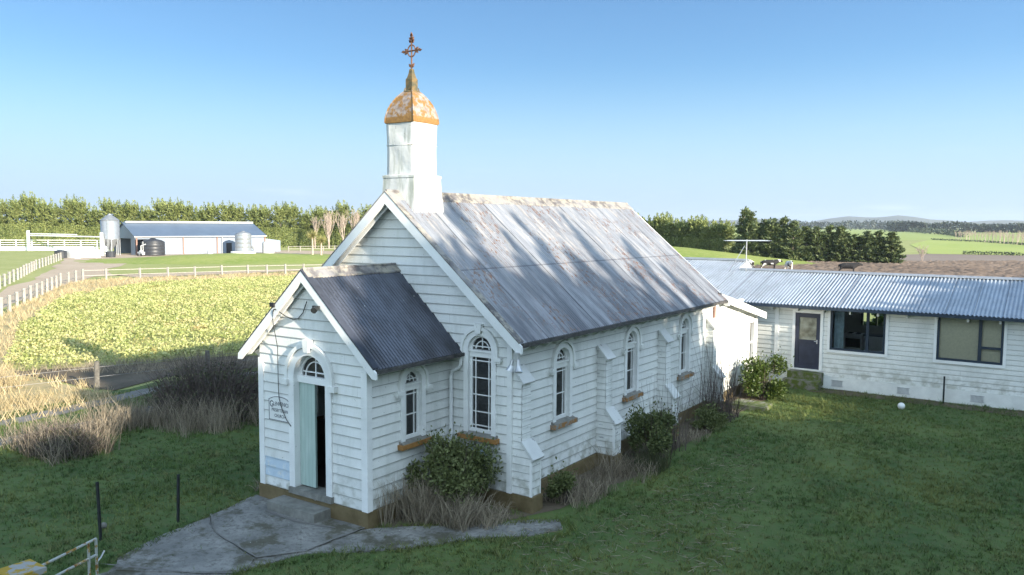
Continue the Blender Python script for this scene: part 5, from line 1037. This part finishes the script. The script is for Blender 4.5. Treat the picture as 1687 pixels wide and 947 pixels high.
for x in (31.6, 32.4):
    for y in np.arange(-62, 26, 2.0):
        o = he if k_ == 0 else copy_tree(he); k_ += 1; y_ = float(y)+(x-31.6); place(o, x, y_, R(90), (1.15, 1, hedge_h(y_)/6.4*(.97+.06*rnd.random())))
bp = bare('bare_poplar', bare_tree(11.5, .22, 1, .13, 1.25), 30.5, 7.0, 'slim leafless poplar over the clipped hedge by the road', 'tree', 'leafless poplars beside the churchyard')
for x, y, s in ((30.2, 8.6, .9), (30.6, 9.8, 1.0), (30.1, 6.0, 1.05), (30.6, 12.0, 1.0), (30.3, 15.0, 1.0), (30.4, 18.5, 1.05)): o = copy_tree(bp); o.location = (x, y, 0); o.scale = (s, s, s); o.rotation_euler = (0, 0, rnd.uniform(0, 6))
# garden trees behind the house, seen through its kitchen window
gb = tree('garden_tree', conifer_crown(4.2, 1.6, .2, 80, 40, (.3, .15), .5, .4), 'sunshrub', 3.8, .1, 'low leafy garden bush behind the house, seen at the left of the rear kitchen window', 'bush'); place(gb, 3.4, 27.5, 0, (1.6, 1, .5)); bring = copy_tree(gb); place(bring, 5.6, 27.8, 2, (1.5, 1, .48), label='low leafy garden bush behind the house, seen at the right of the kitchen window')

# ---- shrubs round the church
def shrub(name, x, y, rx, ry, h, n, m, label, leaf=(.10, .05), stems=40, cat='shrub', lumps=9, group=None):
    e_ = empty(name, (x, y, 0), label, cat, group)
    C = np.stack([rng.uniform(-.62, .62, lumps)*rx, rng.uniform(-.62, .62, lumps)*ry, h*rng.uniform(.22, .80, lumps)], 1); C[0] = (0, 0, h*.70)
    Rr = rng.uniform(.20, .50, lumps); i = rng.integers(0, lumps, n); d = unit(n)*(rng.random(n)**.45)[:, None]
    P = C[i]+d*Rr[i][:, None]*np.array([rx, ry, h*.62]); sp = rng.random(n) < .14; P[sp] += (d[sp]+np.array([0, 0, .5]))*(rng.random((sp.sum(), 1))*.28); P[:, 2] = np.maximum(P[:, 2], .03)
    V, Fc = rhombs(P, d+np.array([0, 0, .35]), leaf[0], leaf[1], .6); npmesh('foliage', V, Fc, M[m], e_)
    a = rng.random(stems)*6.28; tp = np.stack([np.cos(a)*rx*.8*rng.random(stems), np.sin(a)*ry*.8*rng.random(stems), h*rng.uniform(.5, 1.02, stems)], 1); bs = tp*np.array([.2, .2, 0])
    V, Fc = strands(bs, tp, .022, seg=2); npmesh('stems', V, Fc, M['twig'], e_); return e_
def tussock(parent, x0, y0, rx, ry, h, n, m='straw', flop=.5, w=.014, name="dry_grass", droop=(.0, .18)):
    bs = np.stack([x0+rng.uniform(-1, 1, n)*rx, y0+rng.uniform(-1, 1, n)*ry, np.zeros(n)], 1); hh = h*rng.uniform(.35, 1.05, n); a = rng.random(n)*6.28; fl = flop*rng.uniform(.1, 1, n)*hh
    tp = bs+np.stack([np.cos(a)*fl, np.sin(a)*fl, hh*np.sqrt(np.maximum(.05, 1-(rng.random(n)*flop)**2))], 1); V, Fc = strands(bs, tp, w, droop=rng.uniform(*droop, n), seg=3)
    o = npmesh(name, V, Fc, M[m], parent); return tag(o, kind='stuff') if parent is None else o
def canes(parent, x, y, rx, ry, h, n, m='twig', flop=.25, w=.018, name='canes'): return tussock(parent, x, y, rx, ry, h, n, m, flop, w, name, (-.05, .1))
s1 = shrub('porch_shrub', 2.32, -.88, .90, .82, 1.78, 12000, 'shrub', 'tall dark evergreen shrub with dry grass in the corner of porch and nave', (.085, .045), 90, lumps=22)
tussock(s1, -.30, -.62, .42, .34, 1.0, 900, flop=.8, w=.014); tussock(s1, .35, -.45, .6, .36, .8, 900, flop=.9, w=.014); tussock(s1, .9, -.1, .4, .35, .5, 400, flop=.95, w=.014); tussock(s1, -.65, -1.1, .14, .35, 1.0, 130, flop=.4)
canes(s1, 0, 0, .4, .4, 1.6, 30, flop=.5)
s2 = shrub('corner_shrub', 3.95, .95, .42, .42, .75, 2000, 'shrub', 'small dark shrub beside the front corner buttress', (.08, .045), 30); tussock(s2, .1, .55, .5, .7, .5, 500, flop=.8)
s3 = shrub('wall_shrub', 4.15, 5.2, .62, 1.05, 1.35, 6500, 'shrub', 'wide dark evergreen shrub between the middle buttresses', (.09, .045), 70, lumps=14); canes(s3, .05, .7, .35, .6, 2.3, 60, flop=.35); tussock(s3, .3, -.9, .4, .5, .6, 450, 'bramble', .8); tussock(s3, .2, -1.6, .5, .5, .45, 260, flop=.9)
s4 = shrub('low_shrub', 4.15, 9.15, .62, .85, .62, 4200, 'shrub', 'low spreading dark shrub below the third side window', (.09, .05), 40, lumps=14)
s5 = empty('cane_bush', (4.0, 10.3, 0), 'tall leafless bush of thin upright canes against the side wall', 'bush'); canes(s5, 0, 0, .45, .75, 2.9, 110, flop=.28, w=.020); canes(s5, 0, 0, .4, .7, 1.9, 170, flop=.9, w=.012, name='twigs')
s6 = shrub('laurel_shrub', 4.25, 13.9, .85, .95, 1.55, 6500, 'sunshrub', 'rounded sunlit green shrub at the back corner of the church', (.11, .055), 60, lumps=16)
s7 = empty('dead_stalks', (3.95, 3.15, 0), 'grey dead stalks at the foot of the second buttress', 'dry plant'); tussock(s7, 0, 0, .3, .45, .8, 200, flop=.8)
for (x, y, rx, ry, h, n) in ((-1.9, -1.2, .25, 1.2, .35, 250), (4.2, 1.9, .35, .8, .25, 160), (4.3, 7.6, .3, .6, .3, 140)): tussock(None, x, y, rx, ry, h, n, name='dry_grass', flop=.9)
# thickets left of the porch
t1 = empty('bramble_thicket', (-9.4, 1.7, 0), 'large tangled leafless bramble thicket left of the porch', 'thicket')
def tangle(parent, n, rx, ry, h, m='twig', w=.014):
    a = rng.random(n)*6.28; r0 = np.sqrt(rng.random(n)); bs = np.stack([np.cos(a)*r0*rx*.75, np.sin(a)*r0*ry*.75, np.zeros(n)], 1); a2 = a+rng.normal(0, 1.1, n); ln = rng.uniform(.3, 1, n)
    tp = bs+np.stack([np.cos(a2)*rx*.5*ln, np.sin(a2)*ry*.5*ln, h*rng.uniform(.1, 1, n)*(1.05-.5*r0)], 1); V, Fc = strands(bs, tp, w, droop=rng.uniform(.0, h*.35, n)*(1.1-.6*r0), seg=5); return npmesh('tangled_stems', V, Fc, M[m], parent)
tangle(t1, 1700, 2.5, 2.0, 2.2, w=.022); tangle(t1, 1000, 2.2, 1.7, 2.8, w=.016)
n = 5200; d = unit(n)*(rng.random(n)**.4)[:, None]; P = np.abs(d)*np.sign(d)*np.array([2.7, 1.9, 2.2]); P[:, 2] = np.abs(P[:, 2])*.75; V, Fc = rhombs(P, d, .08, .05, .8); npmesh('leaves', V, Fc, M['bramble'], t1)
for (dx, dy, rx, ry, h, n) in ((.9, -1.7, .8, .4, 1.05, 420), (1.9, -1.2, .6, .5, 1.1, 420), (-.6, -2.1, .9, .4, .85, 420), (2.4, .2, .4, .6, .9, 240), (.5, -2.0, 1.6, .4, .45, 350)): tussock(t1, dx, dy, rx, ry, h, n, flop=.65)
t2 = empty('grass_clump', (-10.3, -1.2, 0), 'tall pale dry grass clump between the two thickets', 'grass clump'); tussock(t2, .3, 0, .8, .5, 1.05, 420, flop=.75, w=.018); tussock(t2, .5, -.5, .7, .3, .6, 220, flop=.9, w=.018)
t3 = empty('low_thicket', (-8.9, -3.2, 0), 'low thicket of dry grass and dark bramble on the left lawn', 'thicket'); tangle(t3, 700, 1.5, 1.0, 1.0, w=.02); tussock(t3, -.2, 0, 1.5, .9, .9, 1000, flop=.85, w=.018)
n = 1800; d = unit(n)*(rng.random(n)**.4)[:, None]; P = d*np.array([1.3, .9, .8]); P[:, 2] = np.abs(P[:, 2])*.7; V, Fc = rhombs(P, d, .08, .045, .8); npmesh('leaves', V, Fc, M['bramble'], t3)
t4 = empty('reed_clump', (-19.8, -1.0, 0), 'dark brambly clump at the left edge of the crop field', 'thicket'); tangle(t4, 350, 1.6, 1.2, 1.3); tussock(t4, 0, 0, 1.8, 1.2, 1.0, 800, 'strawpale', .6)
# ---- ground cover
def lawn_blades(name, poly, n, h, m, z=0, w=.012, clump=5, sq=None):
    C = scatter(poly, n)
    if sq is not None: C = C[sq(C)]
    ch = np.repeat(.45+1.3*rng.random(len(C))**2.2, clump); C = np.repeat(C, clump, 0)+rng.normal(0, .035, (len(C)*clump, 2)); N = len(C); bs = np.concatenate([C, np.full((N, 1), z)], 1); a = rng.random(N)*6.28; hh = h*ch*rng.uniform(.6, 1.3, N)
    tip = bs+np.stack([np.cos(a)*hh*.8, np.sin(a)*hh*.8, hh], 1); s = np.stack([-np.sin(a), np.cos(a), np.zeros(N)], 1)*(w/2)
    V = np.stack([bs-s, bs+s, tip], 1).reshape(-1, 3); return tag(npmesh(name, V, np.arange(3*N).reshape(-1, 3), M[m]), kind='stuff')
def tuple_dark(k, c): return k.mix(.40, c, (.022, .046, .014))
k = NT('lawn_blades', .7, 0, .25); v = k.world(); f = k.noise(.35, 5, .6, vec=v); g = k.noise(2.2, 5, .7, vec=v); big = k.noise(.22, 5, .65, vec=v)
c = k.mix(k.ramp(f, .35, .65), (.062, .125, .034), (.155, .235, .062)); c = k.mix(k.math('MULTIPLY', k.ramp(g, .48, .62), .8), c, (.23, .22, .10)); c = k.mix(k.math('MULTIPLY', k.ramp(k.noise(5, 4, .7, vec=v), .50, .64), .6), c, (.035, .06, .022)); c = k.mix(k.math('MULTIPLY', k.ramp(big, .46, .60), .75), c, (.21, .215, .06))
c = k.mix(k.ramp(k.noise(8, 2, .5, vec=v), .40, .62), tuple_dark(k, c), c); c = k.mix(k.math('MULTIPLY', k.island(), .3), c, (.16, .20, .075)); k.base(c)
t = k.n('BsdfTranslucent'); k.l(c, t.inputs[0]); ms = k.n('MixShader'); ms.inputs[0].default_value = .25; k.l(k.p.outputs[0], ms.inputs[1]); k.l(t.outputs[0], ms.inputs[2]); k.l(ms.outputs[0], k.t.nodes['Material Output'].inputs[0]); M['lawnblade'] = k.m
BLD = [(-3.3, -.1), (-3.3, 16.3), (3.3, 16.3), (3.3, -.1)]; POR = [(-1.7, -2.7), (-1.7, 0), (1.7, 0), (1.7, -2.7)]; PATHS = [[(-1.75, -2.62), (1.55, -2.62), (2.9, -1.45), (4.6, .05), (5.0, -.35), (4.7, -1.0), (3.53, -1.88), (2.9, -2.85), (2.0, -3.7), (1.2, -5.2), (1.2, -6.3), (.9, -8.5), (-.9, -8.5), (-1.0, -6.2), (-1.5, -3.95)], [(3.2, 0), (4.4, .5), (4.6, 3), (4.5, 10.5), (4.6, 13.6), (3.2, 14.6)], WHEEL, WHEEL2, [(-7, 17.25), (-7, 25), (22, 25), (22, 17.25)]]
def lawn_ok(C):
    ok = ~inside(BLD, C) & ~inside(POR, C)
    for p in PATHS: ok &= ~inside(p, C) | (rng.random(len(C)) < .06)
    dn = np.sin(C[:, 0]*1.3+1.1*np.sin(C[:, 1]*.9))*np.sin(C[:, 1]*1.1+np.sin(C[:, 0]*.7)); return ok & (rng.random(len(C)) < .62+.38*dn)
VIS1 = [(-14.5, -5), (-2.2, -9), (1.5, -9), (5, -6.5), (8.5, -6.5), (12.2, -4), (14.5, 17.2), (2, 17.2), (2, -2), (-2, -2), (-4, 14), (-10, 20), (-14.8, 8)]
lawn_blades('lawn_grass', VIS1, 80000, .065, 'lawnblade', w=.018, clump=6, sq=lawn_ok)
lawn_blades('lawn_grass', [(8.5, -6.5), (12, -9), (20, -5), (20, 17.2), (14.5, 17.2), (12.2, -4)], 20000, .065, 'lawnblade', w=.02, clump=5)
lawn_blades('lawn_grass', VIS1, 2600, .15, 'lawnblade', w=.016, clump=14, sq=lawn_ok)
lawn_blades('lawn_grass', [(4.3, 11.5), (3.4, 17.2), (7, 16.4), (9, 13), (6, 11)], 3500, .05, 'sunshrub', w=.014, clump=4, sq=lawn_ok)
# ragged grass growing over the edges of the path
E_ = np.array([(p[0]+(q[0]-p[0])*t, p[1]+(q[1]-p[1])*t) for p, q in zip(PATHS[0], PATHS[0][1:]+PATHS[0][:1]) for t in np.linspace(0, 1, int(math.dist(p, q)*34)+1)]); E_ = E_[~inside(POR, E_)]+rng.normal(0, .055, E_[~inside(POR, E_)].shape)
E_ = E_[(np.abs(E_[:, 1]+2.62) > .25) | (np.abs(E_[:, 0]) > 1.7)]
E3 = np.repeat(E_, 5, 0)+rng.normal(0, .03, (len(E_)*5, 2)); N = len(E3); bs = np.concatenate([E3, np.full((N, 1), .0)], 1); a = rng.random(N)*6.28; hh = rng.uniform(.05, .13, N)
V, Fc = strands(bs, bs+np.stack([np.cos(a)*hh*.8, np.sin(a)*hh*.8, hh], 1), .016, seg=1); tag(npmesh('path_edge_grass', V, Fc, M['lawnblade']), kind='stuff')
# fallen straw and litter on the grass
lit = scatter([(3.6, -1.0), (5.2, .2), (5.4, 9), (7.5, 3.5), (8.5, -2.5), (6.5, -3.5)], 900); a = rng.random(len(lit))*6.28; bs = np.concatenate([lit, np.full((len(lit), 1), .03)], 1); V, Fc = strands(bs, bs+np.stack([np.cos(a)*.22, np.sin(a)*.22, rng.uniform(-.01, .05, len(lit))], 1), .012, seg=1); tag(npmesh('straw_litter', V, Fc, M['straw']), kind='stuff')
# verge grass and crop
def verge(poly, n, h, m, w, name, z=-.03, per=10):
    C = scatter(poly, n); C = np.repeat(C, per, 0)+rng.normal(0, .10, (len(C)*per, 2)); N = len(C); bs = np.concatenate([C, np.full((N, 1), z)], 1); a = rng.random(N)*6.28; hh = h*rng.uniform(.4, 1.1, N)
    V, Fc = strands(bs, bs+np.stack([np.cos(a)*hh*.6, np.sin(a)*hh*.6, hh], 1), w, seg=1); return tag(npmesh(name, V, Fc, M[m]), kind='stuff')
verge(STRAW, 5200, .34, 'strawpale', .03, 'verge_grass'); verge([(-13.2, -8), (-13.2, .9), (-16.5, 1.2), (-17, -6)], 220, .4, 'strawpale', .022, 'verge_grass')
verge([(-15.4, 8.5), (-16.8, 4.6), (-22.3, 1.4), (-18.8, 8.7)], 250, .3, 'straw', .02, 'verge_grass')
C = scatter(CROP, 36000); C = C[rng.random(len(C)) < .35+.75*(.5+.5*np.sin(C[:, 0]*.45+1.7*np.sin(C[:, 1]*.31))*np.sin(C[:, 1]*.52+np.sin(C[:, 0]*.27)))]; per = 6; CC = np.repeat(C, per, 0); N = len(CC); a = rng.random(N)*6.28; dd = np.stack([np.cos(a), np.sin(a), rng.uniform(.1, 1.1, N)], 1)
P = np.concatenate([CC+np.stack([np.cos(a), np.sin(a)], 1)*.11, rng.uniform(.04, .30, (N, 1))], 1); V, Fc = rhombs(P, dd, .155, .09, .4); tag(npmesh('crop_leaves', V, Fc, M['crop']), kind='stuff')

# ------------------------------------------------------------------ air
hz = MB(); hz.box(-5950, 5950, -5950, 5950, -1.5, 82); hm = bpy.data.materials.new('haze_air'); hm.use_nodes = True; nt = hm.node_tree; nt.nodes.clear()
ho = nt.nodes.new('ShaderNodeOutputMaterial'); hv = nt.nodes.new('ShaderNodeVolumePrincipled'); hv.inputs['Color'].default_value = (.80, .88, 1, 1); hv.inputs['Density'].default_value = .00013; hv.inputs['Anisotropy'].default_value = .2
nt.links.new(hv.outputs[0], ho.inputs['Volume']); tag(hz.build('haze', hm), kind='stuff')
